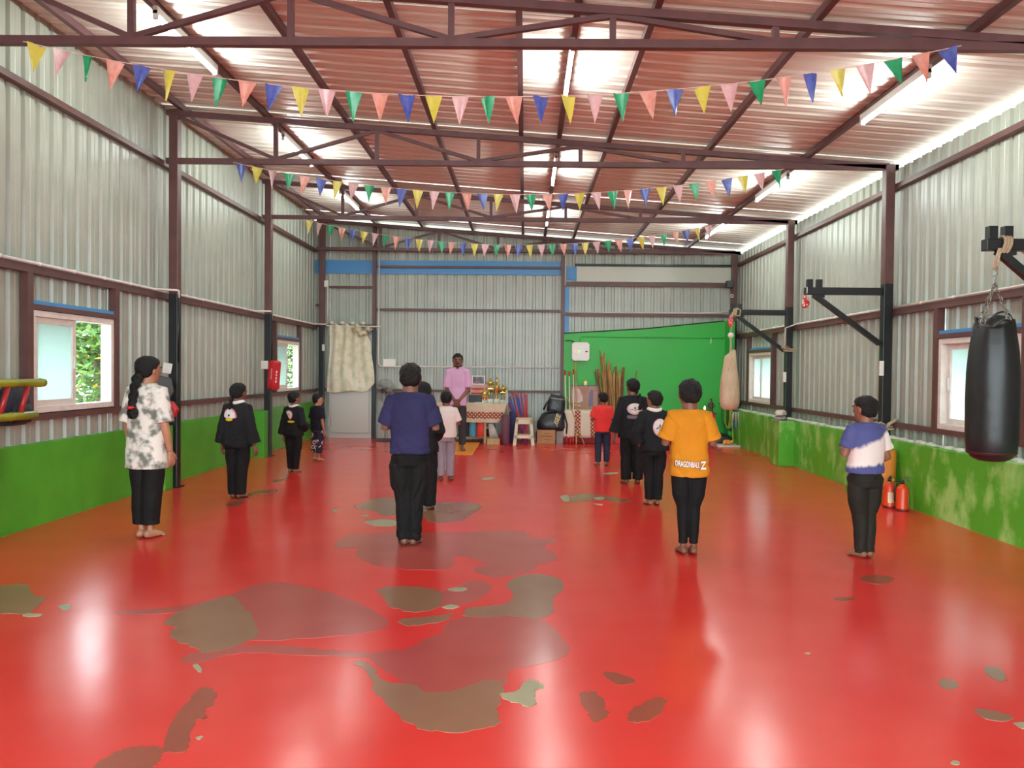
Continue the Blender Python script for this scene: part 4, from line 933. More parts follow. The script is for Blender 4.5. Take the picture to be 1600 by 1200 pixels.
# second table with its cloth and picture board
t = thing('side_table', 'low table under a striped cloth against the green wall', 'table', (1.17, 15.22, 0))
MB().box(-.36, .36, -.24, .24, .62, .645).build('table_top', M_wood, t)
for x in (-.33, .33):
    for y in (-.21, .21): MB().box(x - .02, x + .02, y - .02, y + .02, 0, .62).build('leg', M_wood, t)
c = thing('tablecloth', 'white cloth with maroon lattice stripes on the table by the green wall', 'tablecloth', (1.17, 15.22, .647))
MB().box(-.38, .38, -.255, .25, 0, .006).build('cloth_top', M_cloth, c)
M_wcloth = mat('white_cotton', (222, 210, 190), .8, bump=.15, bscale=40); M_hem = mat('dark_red_hem', (128, 26, 32), .8)
segs = [(-.39, -.20, M_wcloth), (-.20, -.09, M_lat), (-.09, .10, M_wcloth), (.10, .23, M_lat), (.23, .38, M_wcloth)]
for a, b, m in segs:
    drape([(a, -.258, .004), (b, -.258, .004), (b * 1.04, -.285, -.53), (a * 1.06, -.285, -.53)], 'cloth_stripe', m, c, 10, .012, 9)
drape([(-.42, -.283, -.525), (.40, -.283, -.525), (.40, -.288, -.635), (-.42, -.288, -.635)], 'cloth_hem', M_hem, c, 30, .012, 50)
drape([(-.39, .25, .004), (-.39, -.255, .004), (-.44, -.28, -.60), (-.44, .25, -.60)], 'cloth_side', M_wcloth, c, 12, .012, 14)
t = thing('picture_board', 'framed brown photo board standing on the cloth-covered table', 'picture', (1.18, 15.36, .655)); t.rotation_euler = (-.05, 0, 0)
MB().box(-.27, .28, -.012, .012, 0, .46).build('board', mat('brown_print', (158, 110, 88), .5, 0, (176, 130, 108), 4), t)
MB().box(-.275, .285, -.018, .014, .455, .475).build('frame_bar', mat('slate_frame', (96, 92, 108), .5), t); MB().box(.262, .285, -.018, .014, 0, .455).build('frame_bar', MATS['slate_frame'], t)
MB().prism([(-.25, .13), (-.25, .40), (-.18, .43), (-.10, .40), (-.05, .30), (-.02, .16), (-.10, .12)], -.015, -.012, 'y').build('printed_area', mat('pale_mauve_print', (196, 156, 156), .5, 0, (216, 186, 184), 9), t)
MB().box(-.20, -.07, -.0155, -.012, .055, .09).build('printed_area', mat('gold_print', (206, 166, 96), .5), t)
MB().prism([(.08, .10), (.10, .36), (.13, .42), (.18, .36), (.17, .05), (.10, .05)], -.015, -.012, 'y').build('printed_area', mat('slate_blue_print', (108, 98, 128), .5, 0, (200, 200, 210), 6, .6, .7), t)
t = thing('star_ornament', 'small gold star on top of the photo board', 'ornament', (1.20, 15.345, 1.13))
MB().prism([((.055 if k % 2 == 0 else .024) * math.sin(PI * k / 5), .05 + (.055 if k % 2 == 0 else .024) * math.cos(PI * k / 5)) for k in range(10)], -.012, .012, 'y').build('star', mat('gold_star', (226, 190, 110), .4, .3), t)
MB().box(-.02, .02, -.012, .012, -.003, .012).build('foot', MATS['gold_star'], t)
# white staffs with red ends and bamboo poles left of the table
for i, (x, h, tx) in enumerate(((.815, 1.42, -.03), (.88, 1.40, .0), (.945, 1.44, .03))):
    t = thing('white_staff', ('leftmost', 'middle', 'rightmost')[i] + ' of three white red-tipped staffs leaning by the side table', 'staff', (x, 14.88, 0), group='white staffs')
    v = Vector((tx * .6, .56, h))
    MB().tube([(0, 0, 0), tuple(v * .10)], .016, 8).build('red_end', mat('red_tape', (196, 30, 32), .5), t, True)
    MB().tube([tuple(v * .10), tuple(v * .93)], .0135, 8).build('shaft', mat('white_rod', (226, 216, 200), .4), t, True)
    MB().tube([tuple(v * .93), tuple(v)], .016, 8).build('red_end', MATS['red_tape'], t, True)
M_cane = mat('bamboo_cane', (170, 122, 66), .5, 0, (132, 90, 44), 9, stretch=(1, 1, .4)); M_cane2 = mat('dark_bamboo_cane', (128, 84, 46), .5, 0, (104, 68, 36), 9, stretch=(1, 1, .4))
M_cane3 = mat('pale_bamboo_cane', (196, 156, 92), .5, 0, (172, 130, 70), 9, stretch=(1, 1, .4))
def cane(b, tp, r, m, label, group=None):
    t = thing('bamboo_staff', label, 'staff', b, group=group); v = Vector(tp) - Vector(b); P = []; R = []
    n = max(3, int(v.length / .24))
    for i in range(n):
        for a, q in ((0, 1.18), (.08, 1), (.92, 1)): P.append(tuple(v * ((i + a) / n))); R.append(r * q)
    P.append(tuple(v)); R.append(r * 1.1)
    MB().tube(P, R, 8).build('cane', m, t, True); MB().tube([tuple(v), tuple(v * 1.004)], r * .75, 8).build('cut_end', mat('cane_cut_end', (206, 180, 130), .8), t)
cane((1.0, 14.86, 0), (1.01, 15.535, 1.72), .013, M_cane3, 'tall pale bamboo staff leaning left of the photo board')
cane((1.15, 14.84, 0), (.80, 14.92, .95), .009, M_cane3, 'thin bamboo staff crossing behind the white staffs')
CAN = []
for i in range(34):
    rnd = random.Random(100 + i); f = i / 33
    bx = 1.62 + .26 * f + rnd.uniform(-.03, .03); tx = 1.42 + .56 * f + rnd.uniform(-.05, .05)
    q = (0, 0, 1, 2)[rnd.randrange(4)]
    h = rnd.uniform(1.30, 1.52) + (.32 if i in (4, 5, 7, 8) else 0) + (.12 if 14 < i < 20 else 0)
    cane((bx, 15.20 + (i % 3) * .05, 0), (tx, 15.515 - (i % 2) * .03, h), rnd.uniform(.011, .016), (M_cane, M_cane2, M_cane3)[q], *(('tall bamboo staff rising above the bunch, ' + ('leftmost', 'second', 'third', 'rightmost')[(4, 5, 7, 8).index(i)] + ' of the four', 'tall bamboo staffs') if i in (4, 5, 7, 8) else (('brown', 'dark brown', 'pale')[q] + ' bamboo staff in the bunch leaning on the green wall', ('brown', 'dark', 'pale')[q] + ' bamboo staffs on the green wall')))
cane((1.95, 15.3, 0), (2.24, 15.53, 1.42), .011, M_cane, 'lone bamboo staff leaning right of the bunch')
# low red podium, statue stand, lamp
M_red2 = mat('red_painted_concrete', (196, 40, 36), .45, 0, (180, 36, 34), 3)
t = thing('podium', 'low red painted podium against the green wall', 'podium', (2.60, 15.06, 0)); MB().box(-.93, .93, -.10, .10, 0, .345).build('riser', M_red2, t, bevel=.008); MB().box(-.94, .94, -.115, .11, .345, .368).build('slab', M_red2, t, bevel=.006)
t = thing('statue_stand', 'small red stand holding a statuette in the back right corner', 'stand', (3.64, 15.22, 0)); MB().box(-.09, .09, -.09, .09, 0, .59).build('pedestal', M_red2, t, bevel=.006); MB().box(-.11, .11, -.11, .11, .59, .62).build('top', mat('dark_red_top', (120, 40, 32), .5), t)
t = thing('statuette', 'small dark figure statuette on the red stand', 'statuette', (3.66, 15.22, .621)); MS_ = mat('dark_bronze', (64, 56, 48), .45, .3, (110, 74, 60), 16)
MB().rings([(0, .05, .04, 0, 0), (.02, .05, .04, 0, 0), (.03, .035, .03, 0, 0), (.12, .04, .032, 0, 0), (.19, .045, .03, 0, 0), (.215, .02, .02, 0, 0), (.23, .022, .022, 0, 0), (.26, .024, .024, 0, 0), (.28, .008, .008, 0, 0)], 18).build('figure', MS_, t, True)
for s in (-1, 1): MB().tube([(s * .04, 0, .18), (s * .065, -.02, .12), (s * .03, -.045, .10)], [.014, .012, .01], 8).build('arm', MS_, t, True)
t = thing('oil_lamp', 'small lit brass oil lamp beside the statuette', 'lamp', (3.50, 15.06, .369)); MB().lathe([(.05, 0), (.045, .01), (.012, .03), (.012, .26), (.03, .28), (.05, .30), (.045, .315), (.02, .31)], n=18).build('stand', mat('brass', (190, 150, 70), .3, .8), t, True)
MB().lathe([(.004, .315), (.016, .335), (.012, .36), (.003, .385)], n=10).build('flame', mat('flame', (255, 226, 150), .4, emit=9), t, True)
# corner: slab with oranges, hanging ropes
t = thing('floor_slab', 'white stone slab on the floor in the back right corner', 'slab', (3.88, 14.78, 0)); MB().box(-.22, .20, -.17, .25, 0, .03).build('slab', mat('pale_stone', (214, 204, 190), .6), t, bevel=.006)
t = thing('toy', 'orange and yellow crumpled toy bundle on the white slab', 'toy', (3.86, 14.76, .031)); MO = mat('orange_toy', (232, 132, 50), .6, 0, (236, 176, 80), 14)
MB().ell((0, 0, .05), (.085, .05, .05)).build('body', MO, t, True); MB().ell((.09, -.01, .06), (.04, .035, .03)).build('head', MO, t, True)
for s in (-.05, .03): MB().tube([(s, -.03, .04), (s - .02, -.06, .012)], [.02, .015], 8).build('leg', MO, t, True)
MB().tube([(.11, 0, .07), (.14, 0, .10)], [.012, .006], 6).build('horn', MO, t, True)
t = thing('black_bag', 'black bag slumped behind the orange toy in the corner', 'bag', (3.86, 15.10, 0)); MB().rings([(0, .20, .10, 0, 0), (.08, .21, .10, 0, 0), (.16, .15, .08, .03, 0), (.20, .06, .04, .05, 0)], 24, 3).build('bag_body', M_nylon, t, True); MB().tube([(-.08, 0, .15), (-.03, 0, .23), (.06, 0, .19)], .012, 8).build('strap', M_black, t, True)
M_rg = [mat('green_rope', (48, 110, 40), .6), mat('yellow_green_cord', (176, 182, 40), .5), mat('dark_green_hose', (30, 74, 44), .5)]
for i, (x, y, z, r1, h, k, l) in enumerate(((3.90, 15.10, .80, .05, .42, 0, 'dark brown green rope coil hanging in the corner'), (3.95, 15.04, .80, .045, .46, 1, 'bright yellow green cord coil hanging in the corner'), (4.02, 15.12, .80, .06, .50, 2, 'thick dark green hose coil hanging in the corner'))):
    t = thing('rope_coil', l, 'rope', (x, y, z))
    for j in range(4):
        P = [((r1 + .008 * j) * math.sin(a) + .012 * (j - 1.5), .012 * (j - 1.5), -h / 2 + (h / 2 + .008 * j) * math.cos(a)) for a in [2 * PI * q / 20 for q in range(21)]]
        MB().tube(P, .0085 if k != 2 else .014, 6, cap=False).build('loop', M_rg[k], t, True)
MB().tube([(3.80, 15.16, .80), (4.08, 15.0, .805)], .012, 8).build('hanging_bar', M_black, wr)
for i in range(3):
    t = thing('skipping_rope', ('leftmost', 'middle', 'rightmost')[i] + ' of three skipping rope handles hanging beside the rope coils', 'skipping rope', (4.04 + (i - 1) * .035, 14.86 - .04 * i, .70), group='skipping ropes')
    for s in (-.009, .009): MB().tube([(s, 0, -.04), (s + (i - 1) * .012, 0, -.22)], .009, 8).build('handle', mat('grey_grip', (186, 190, 186), .5), t, True); MB().tube([(s + (i - 1) * .012, 0, -.22), (s + (i - 1) * .018, 0, -.38)], .010, 8).build('foam_grip', mat('teal_grip', (110, 150, 140), .5), t, True)
    MB().tube([(-.009, 0, -.04), (-.009, 0, .0), (.0, .04 + .04 * i * 0, .08), (.009, 0, 0), (.009, 0, -.04)], .004, 6).build('cord', M_black, t, True)
MB().tube([(3.98, 14.90, .77), (4.09, 14.75, .78)], .01, 8).build('hanging_bar', M_black, wr)
t = thing('bamboo_stick', 'short green stick standing in the corner by the slab', 'stick', (4.02, 14.90, .0)); MB().tube([(0, 0, 0.0), (0.0, .06, .33), (.01, .14, .62)], .012, 8).build('shaft', M_rg[1], t, True); MB().tube([(.01, .14, .62), (.01, .145, .64)], .014, 8).build('cap', M_black, t)
t = thing('cctv_camera', 'white bullet security camera on the back right column', 'camera', (4.09, 15.40, 2.93)); MB().tube([(0, 0, 0), (-.03, -.10, -.01), (-.035, -.12, -.012)], [.035, .035, .03], 14).build('housing', M_white, t, True); MB().tube([(-.035, -.12, -.012), (-.036, -.126, -.012)], .022, 12).build('lens', M_black, t); MB().tube([(0, .02, 0), (.03, .09, .03)], .014, 8).build('mount', M_white, t)
t = thing('floodlight', 'small dark floodlight high on the back right column', 'light', (4.06, 15.42, 3.16)); MB().box(-.09, .04, -.06, .05, -.07, .07).build('housing', M_black, t, bevel=.01); MB().box(-.08, .03, -.065, -.06, -.06, .06).build('glass', mat('dark_glass', (70, 72, 74), .1), t)

# ------------------------------------------------------------------ right wall: caps, mat roll, extinguishers
for i, (z, m, l) in enumerate(((.686, mat('grey_beige_cap', (176, 160, 146), .8, 0, (150, 132, 120), 8), 'grey beige cap at the bottom of the pair on the green pier'), (.770, mat('white_cap', (210, 200, 190), .8, 0, (176, 150, 134), 8), 'pale cap on top of the pair on the green pier'))):
    t = thing('cap', l, 'cap', (3.93, 11.90, z), .5 + .3 * i)
    MB().rings([(0, .10, .085, 0, 0), (.04, .098, .085, 0, 0), (.065, .08, .07, 0, 0), (.08, .04, .035, 0, 0)], 24).build('crown', m, t, True)
    MB().rings([(0, .085, .06, -.075, -.02), (.012, .08, .055, -.07, -.02)], 20).build('brim', m, t, True)
    MB().rings([(.004, .102, .087, 0, 0), (.02, .102, .087, 0, 0)], 24).build('band', mat('blue_cap_band', (70, 76, 120), .8) if i == 0 else m, t, True)
t = roll(3.945, 8.50, 0, .105, .58, mat('orange_mat', (216, 134, 44), .6, 0, (206, 120, 40), 5), 'orange rolled mat standing by the right wall', (0, .03))
def extinguisher(x, y, label, rz):
    t = thing('fire_extinguisher', label, 'extinguisher', (x, y, 0), rz, group='fire extinguishers'); MR = mat('extinguisher_red', (222, 66, 24), .35)
    MB().lathe([(.058, 0), (.062, .006), (.062, .02), (.0605, .024), (.0605, .215), (.055, .24), (.035, .262), (.018, .27), (.018, .285)], n=28).build('cylinder', MR, t, True)
    MB().lathe([(.0625, .0), (.064, .004), (.064, .02), (.0625, .024)], n=28).build('foot_ring', mat('dark_red_ring', (120, 26, 18), .5), t, True)
    MB().tube([(0, 0, .28), (0, 0, .315)], [.02, .016], 12).build('valve', M_black, t, True)
    MB().beam((-.01, 0, .32), (.07, 0, .345), .018, .008).build('handle', M_black, t); MB().beam((-.01, 0, .305), (.065, 0, .308), .016, .007).build('lever', M_black, t)
    MB().tube([(-.01, 0, .30), (-.06, .0, .29), (-.075, .0, .22), (-.07, .0, .10)], .008, 8).build('hose', M_black, t, True)
    V = [((.0612) * math.cos(a), (.0612) * math.sin(a), z) for z in (.06, .17) for a in [-.5 + .1 * k for k in range(11)]]
    MB().add(V, [(k, k + 1, k + 12, k + 11) for k in range(10)]).build('paper_label', mat('cream_label', (230, 214, 176), .6), t)
    MB().tube([(.02, .02, .30), (.035, .03, .30)], .014, 10).build('gauge', mat('gauge_yellow', (206, 196, 80), .4), t)
extinguisher(3.875, 8.22, 'red fire extinguisher behind the other, next to the orange mat roll', -1.8)
extinguisher(3.925, 8.05, 'red fire extinguisher in front, nearest the camera', -.25)
t = thing('floor_mat', 'orange exercise mat on the floor under the man in pink', 'mat', (-1.16, 13.85, 0)); MB().box(-.32, .30, -1.08, 1.05, .002, .012).build('sheet', mat('amber_foam', (228, 140, 46), .7), t); MB().box(-.32, .30, -1.095, -1.08, .002, .016).build('edge', MATS['amber_foam'], t)

# ------------------------------------------------------------------ people
JOBS = []
def job(name, mb, m, parent, vox, smooth=4, disp=None, extra=None, after=None):
    me = mb.mesh(name); o = bpy.data.objects.new(name, me); COL.objects.link(o); o.parent = parent
    r = o.modifiers.new('remesh', 'REMESH'); r.mode = 'VOXEL'; r.voxel_size = vox
    if smooth: s = o.modifiers.new('smooth', 'SMOOTH'); s.factor = .5; s.iterations = smooth
    JOBS.append((o, m, disp, extra, after)); return o
def run_jobs():
    bpy.context.view_layer.update(); dg = bpy.context.evaluated_depsgraph_get()
    res = [bpy.data.meshes.new_from_object(o.evaluated_get(dg)) for o, *_ in JOBS]
    for (o, m, disp, extra, after), me in zip(JOBS, res):
        o.modifiers.clear(); old = o.data; o.data = me; bpy.data.meshes.remove(old); me.name = o.name.split('.')[0]
        n = len(me.vertices); co = np.empty(n * 3, np.float32); me.vertices.foreach_get('co', co); co = co.reshape(-1, 3)
        if disp is not None:
            no = np.empty(n * 3, np.float32); me.vertex_normals.foreach_get('vector', no); no = no.reshape(-1, 3)
            co = co + no * disp(co, no)[:, None]; me.vertices.foreach_set('co', co.ravel()); me.update()
        if extra is not None and extra.v:
            bm = bmesh.new(); bm.from_mesh(me); em = extra.mesh('x'); b2 = bmesh.new(); b2.from_mesh(em); bmesh.ops.recalc_face_normals(b2, faces=b2.faces); b2.to_mesh(em); b2.free()
            bm.from_mesh(em); bm.to_mesh(me); bm.free(); bpy.data.meshes.remove(em)
        me.materials.clear(); me.materials.append(m); me.shade_smooth()
        if after: after(o)
def xf(mb, M): mb.v = [tuple(M @ Vector(v)) for v in mb.v]; return mb
def folds_shirt(H, amp, seed, hemz, waist):
    rs = np.random.RandomState(seed); ph = rs.rand(12) * 6.28
    def f(co, no):
        x, y, z = co[:, 0], co[:, 1], co[:, 2]; q = np.zeros(len(co))
        G = lambda t, k=2.2: (1 - np.abs(np.sin(t))) ** k
        low = np.clip((waist + .10 * H - z) / (.14 * H), 0, 1); side = np.clip(np.abs(x) / (.10 * H), 0, 1)
        q -= amp * low * G(34 / H * z + 13 * x / H + 1.6 * np.sin(16 * x / H + ph[0]) + ph[1]) * (.45 + .55 * np.sin(9 * x / H + 14 * z / H + ph[7]) ** 2)
        q -= amp * .6 * low * G(47 / H * z - 17 * x / H + ph[2])
        q -= amp * .55 * side * G(26 / H * z - 30 * np.abs(x) / H + ph[3]) * np.clip((z - .58 * H) / (.1 * H), 0, 1)
        q += amp * .35 * np.sin(30 / H * x + 12 * z / H + ph[4]) * np.sin(16 / H * z + 8 * x / H + ph[5])
        return q
    return f
def folds_pants(H, amp, seed):
    rs = np.random.RandomState(seed); ph = rs.rand(12) * 6.28
    def f(co, no):
        x, y, z = co[:, 0], co[:, 1], co[:, 2]; ax = np.abs(x); q = np.zeros(len(co))
        G = lambda t, k=2.2: (1 - np.abs(np.sin(t))) ** k
        mid = np.clip(1 - np.abs(z - .27 * H) / (.2 * H), 0, 1)
        q -= amp * .8 * G(44 / H * x + 8 * z / H + 1.8 * np.sin(13 * z / H + ph[0]) + ph[1]) * (.4 + .6 * np.sin(11 * z / H + ph[6]) ** 2)
        q -= amp * .8 * mid * G(26 / H * (z - 1.5 * ax) + .8 * np.sin(20 * x / H + ph[4]) + ph[2])
        q -= amp * .9 * G(52 / H * z + 14 * x / H + ph[3]) * np.clip((.15 * H - z) / (.1 * H), 0, 1)
        return q
    return f
def folds_hair(H, seed, amp=.004):
    rs = np.random.RandomState(seed); ph = rs.rand(12) * 6.28
    def f(co, no):
        x, y, z = co.T; return amp * (np.sin(90 * x + 20 * z + ph[0]) * np.sin(70 * z + 30 * y + ph[1]) + .7 * np.sin(150 * y + 60 * x + ph[2]) * np.sin(110 * z + ph[3]))
    return f
SKULL = [(-.50, .10, .09, .24), (-.46, .17, .15, .20), (-.40, .225, .22, .15), (-.30, .285, .32, .07), (-.15, .335, .40, .02), (0, .355, .44, 0), (.15, .36, .455, -.02), (.28, .34, .44, -.03), (.39, .275, .36, -.03), (.46, .18, .24, -.03), (.5, .06, .08, -.03)]
HAIR_S = [(-.30, .20, .12, -.22), (-.22, .30, .24, -.18), (-.10, .365, .32, -.155), (.03, .39, .385, -.12), (.15, .395, .43, -.085), (.27, .38, .455, -.045), (.38, .325, .415, -.03), (.47, .235, .30, -.03), (.535, .11, .14, -.03)]
def hand(mb, w, d, inn, hl, side, curl=.35):
    """palm and five fingers; w wrist, d pointing direction, inn palm normal"""
    d = d.normalized(); n = (inn - d * inn.dot(d)).normalized(); a = d.cross(n).normalized()
    if a.y < 0: a = -a                      # a points towards the thumb side
    pw = hl * .21
    mb.tube([w - d * hl * .06, w + d * hl * .12, w + d * hl * .34, w + d * hl * .5, w + d * hl * .53], [(hl * .14, hl * .12), (hl * .17, hl * .11), (pw, hl * .10), (pw * .98, hl * .085), (pw * .7, hl * .05)], 12, upv=tuple(n))
    for k, (o, L) in enumerate(((.16, .43), (.055, .48), (-.05, .45), (-.15, .36))):
        p = w + d * hl * .46 + a * hl * o; P = [p]; dd = d.copy() + a * o * .25
        for s in (.42, .32, .26):
            dd = (dd + n * curl).normalized(); P.append(P[-1] + dd * hl * L * s)
        mb.tube(P, [hl * .052, hl * .05, hl * .044, hl * .03], 7)
    p = w + d * hl * .14 + a * hl * .15; P = [p]; dd = (d * .86 + a * .5 + n * .15).normalized()
    for s in (.17, .15, .12): P.append(P[-1] + dd * hl * s); dd = (dd + d * .25 + n * .12).normalized()
    mb.tube(P, [hl * .068, hl * .062, hl * .052, hl * .034], 7)
POSE = {'down': ((.038, -.005, -.178), (.008, .035, -.150)), 'front': ((.048, .015, -.152), (-.086, .125, .045)), 'clasp': ((.024, .0, -.180), (-.080, .085, -.105)),
        'wide': ((.044, -.01, -.174), (.028, .02, -.150)), 'hip': ((.075, -.05, -.155), (-.045, .06, -.105)), 'mid': ((.05, -.02, -.170), (-.06, .125, -.05))}
def person(label, x, y, rz, H, hr, skin, hairm, shirt, pants, pose, hair='short', hy=0, vox=.008, seed=1, sw=.104, tw=.112, collar=None, z=0, foot_rz=.22):
    T = thing('person', label, 'person', (x, y, z), rz, group='people in the hall')
    hh = H / hr; zS = H - hh * 1.27; zC = H - hh; SW = sw * H; TW = tw * H
    hipz = .50 * H; knz = .27 * H
    body = MB(); ext = MB(); hc = Vector((0, .012 * H, H - hh * .5 - hh * .02)); HM = Matrix.Translation(hc) @ Matrix.Rotation(hy, 4, 'Z')
    # head with nose, ears, brow and lips
    hd = MB(); hd.rings([(z_ * hh, rx * hh, ry * hh, 0, cy * hh) for z_, rx, ry, cy in SKULL], 28)
    hd.tube([(0, .42 * hh, .06 * hh), (0, .475 * hh, -.05 * hh), (0, .50 * hh, -.12 * hh), (0, .40 * hh, -.165 * hh)], [.03 * hh, .045 * hh, .065 * hh, .04 * hh], 10)
    hd.ell((0, .40 * hh, .075 * hh), (.20 * hh, .06 * hh, .035 * hh)); hd.ell((0, .385 * hh, -.265 * hh), (.10 * hh, .055 * hh, .04 * hh))
    for s in (-1, 1): hd.ell((s * .375 * hh, -.02 * hh, -.04 * hh), (.035 * hh, .075 * hh, .115 * hh), 12, 8); hd.ell((s * .35 * hh, -.02 * hh, -.06 * hh), (.06 * hh, .04 * hh, .06 * hh), 10, 7)
    xf(hd, HM); body.add(hd.v, hd.f)
    nr = .048 * H if hr > 7 else .043 * H
    body.tube([(0, .0, zS - .02 * H), (0, .0, zS + .03 * H), (0, .008 * H, zC + .02 * H), (0, .012 * H, zC + hh * .3)], [nr * .95, nr * 1.0, nr, nr * .95], 18)
    # slim trunk under the clothes, limbs
    body.rings([(hipz - .05 * H, TW * .62, TW * .45, 0, 0), (hipz + .02 * H, TW * .78, TW * .55, 0, 0), (.60 * H, TW * .70, TW * .48, 0, 0), (zS - .06 * H, TW * .80, TW * .5, 0, 0), (zS, SW * .75, TW * .4, 0, 0), (zS + .02 * H, nr, nr, 0, 0)], 24)
    AP = {}
    for s, ps in ((-1, pose[0]), (1, pose[1])):
        e, w = POSE[ps] if isinstance(ps, str) else ps
        A = Vector((s * SW * .92, 0, zS - .012 * H)); E = A + Vector((s * e[0], e[1], e[2])) * H; Wp = E + Vector((s * w[0], w[1], w[2])) * H
        body.tube([A - Vector((s * .03 * H, 0, 0)), A, A.lerp(E, .5), E, E.lerp(Wp, .3), E.lerp(Wp, .7), Wp], [.03 * H, .031 * H, .028 * H, .0235 * H, .024 * H, .019 * H, .0155 * H], 16)
        dd = (Wp - E); hand(ext, Wp, dd, Vector((-s, .25, 0)) if ps not in ('front', 'mid', 'clasp') else Vector((-s * .6, -.6, -.3)), .108 * H, s)
        AP[s] = (A, E, Wp)
    LX = .052 * H * (1 if 'lx' not in pants else pants['lx'])
    for s in (-1, 1):
        an = Vector((s * LX, -.005 * H, .045 * H)); R = Matrix.Rotation(-s * foot_rz, 3, 'Z')
        body.tube([(s * .048 * H, 0, hipz), (s * LX, .008 * H, knz), (s * LX, -.012 * H, .18 * H), tuple(an), (s * LX, -.01 * H, .02 * H)], [.045 * H, .027 * H, .021 * H, .017 * H, .021 * H], 16)
        L = .15 * H; base = Vector((s * LX, 0, 0)); F = []
        for yy, zz in ((-.30, .022), (-.22, .024), (0, .026), (.22, .021), (.42, .014), (.52, .011)): F.append(tuple(base + R @ Vector((0, yy * L, 0)) + Vector((0, 0, zz * H))))
        body.tube(F, [(.010 * H, .010 * H), (.021 * H, .021 * H), (.023 * H, .025 * H), (.027 * H, .019 * H), (.029 * H, .0125 * H), (.02 * H, .008 * H)], 16)
        for k in range(5):
            tx = (-s) * (.021 - .0105 * k) * H; ext.ell(base + R @ Vector((tx, (.56 - .03 * k - .01 * (k == 0)) * L, 0)) + Vector((0, 0, .0085 * H)), ((.0075 if k == 0 else .0056) * H, .016 * H, .008 * H), 8, 6)
    job('body', body, skin, T, vox, 3, extra=ext)
    # face
    fm = MB()
    for s in (-1, 1):
        e_ = MB().ell((s * .145 * hh, .405 * hh, .005 * hh), (.042 * hh, .024 * hh, .020 * hh), 10, 7); xf(e_, HM); eo = e_.build('eye', mat('eye_white', (150, 128, 116), .4), T, True)
        i_ = MB().ell((s * .145 * hh, .422 * hh, .005 * hh), (.024 * hh, .014 * hh, .021 * hh), 8, 6); xf(i_, HM); i_.build('iris', mat('dark_iris', (30, 20, 16), .2), eo, True)
        b_ = MB().tube([(s * .05 * hh, .45 * hh, .09 * hh), (s * .15 * hh, .44 * hh, .115 * hh), (s * .24 * hh, .385 * hh, .09 * hh)], [.018 * hh, .026 * hh, .014 * hh], 7); xf(b_, HM); b_.build('eyebrow', hairm, T, True)
    l_ = MB().tube([(-.10 * hh, .405 * hh, -.265 * hh), (0, .45 * hh, -.255 * hh), (.10 * hh, .405 * hh, -.265 * hh)], [.012 * hh, .026 * hh, .012 * hh], 7); xf(l_, HM); l_.build('lips', mat('lips', (112, 60, 54), .5), T, True)
    if hair == 'man':
        b_ = MB().tube([(-.17 * hh, .37 * hh, -.225 * hh), (-.08 * hh, .435 * hh, -.20 * hh), (0, .465 * hh, -.19 * hh), (.08 * hh, .435 * hh, -.20 * hh), (.17 * hh, .37 * hh, -.225 * hh)], [.012 * hh, .028 * hh, .026 * hh, .028 * hh, .012 * hh], 8); xf(b_, HM); b_.build('moustache', hairm, T, True)
        b_ = MB().tube([(-.25 * hh, .20 * hh, -.33 * hh), (-.15 * hh, .32 * hh, -.42 * hh), (0, .37 * hh, -.45 * hh), (.15 * hh, .32 * hh, -.42 * hh), (.25 * hh, .20 * hh, -.33 * hh)], [.015 * hh, .04 * hh, .05 * hh, .04 * hh, .015 * hh], 8); xf(b_, HM); b_.build('beard', hairm, T, True)
    # hair
    hb = MB(); k = 1.0 if hair == 'short' else 1.03
    hb.rings([(z_ * hh * (k if z_ > 0 else 1), rx * hh * k, ry * hh * k, 0, cy * hh) for z_, rx, ry, cy in HAIR_S], 28); xf(hb, HM)
    pm = None
    if hair == 'man': pm = 1
    job('hair', hb, hairm, T, vox * .8, 2, folds_hair(H, seed, .0035 if hair in ('short', 'man') else .0015))
    if hair != 'short' and hair != 'man':
        path, tie, tuft = hair['path'], hair['tie'], hair['tuft']; br = MB(); n = hair.get('n', 9)
        pts = catmull([Vector(p) * H for p in path], 6, False)
        for i in range(n):
            q = pts[int(i * (len(pts) - 1) / (n - 1))]; q = Vector(q); r = hair['r'] * H * (1 - .25 * i / n)
            br.ell(q + Vector(((-1) ** i * r * .28, 0, 0)), (r, r * .75, r * 1.25), 12, 8)
        br.ell(Vector(tuft[0]) * H, Vector(tuft[1]) * H, 14, 9)
        job('braid', br, hairm, T, vox * .7, 1, folds_hair(H, seed + 5, .002))
        if tie: MB().lathe([(hair['r'] * H * .85, -.008 * H), (hair['r'] * H * 1.1, 0), (hair['r'] * H * .85, .008 * H)], tuple(Vector(tie) * H), 14).build('hair_tie', mat('red_hair_tie', (206, 36, 36), .6), T, True)
    # trousers
    pb_ = MB(); pz = pants['hem'] * H; r1, r2, r3 = pants['r']; PW = TW * pants.get('w', 1.0)
    wz = shirt['hem'] * H + .06 * H
    hz_ = shirt['hem'] * H; sq = lambda z_: 1 if z_ < hz_ - .004 * H else .84
    pb_.rings([(q, PW * a * sq(q), PW * b * sq(q), 0, 0) for q, a, b in sorted(((.44 * H, .88, .70), (.49 * H, .98, .78), (.53 * H, .95, .74), (max(wz, .58 * H), .82, .62), (hz_ + .012 * H if hz_ > .46 * H else .442 * H, .95, .74)))], 28, 2.4)
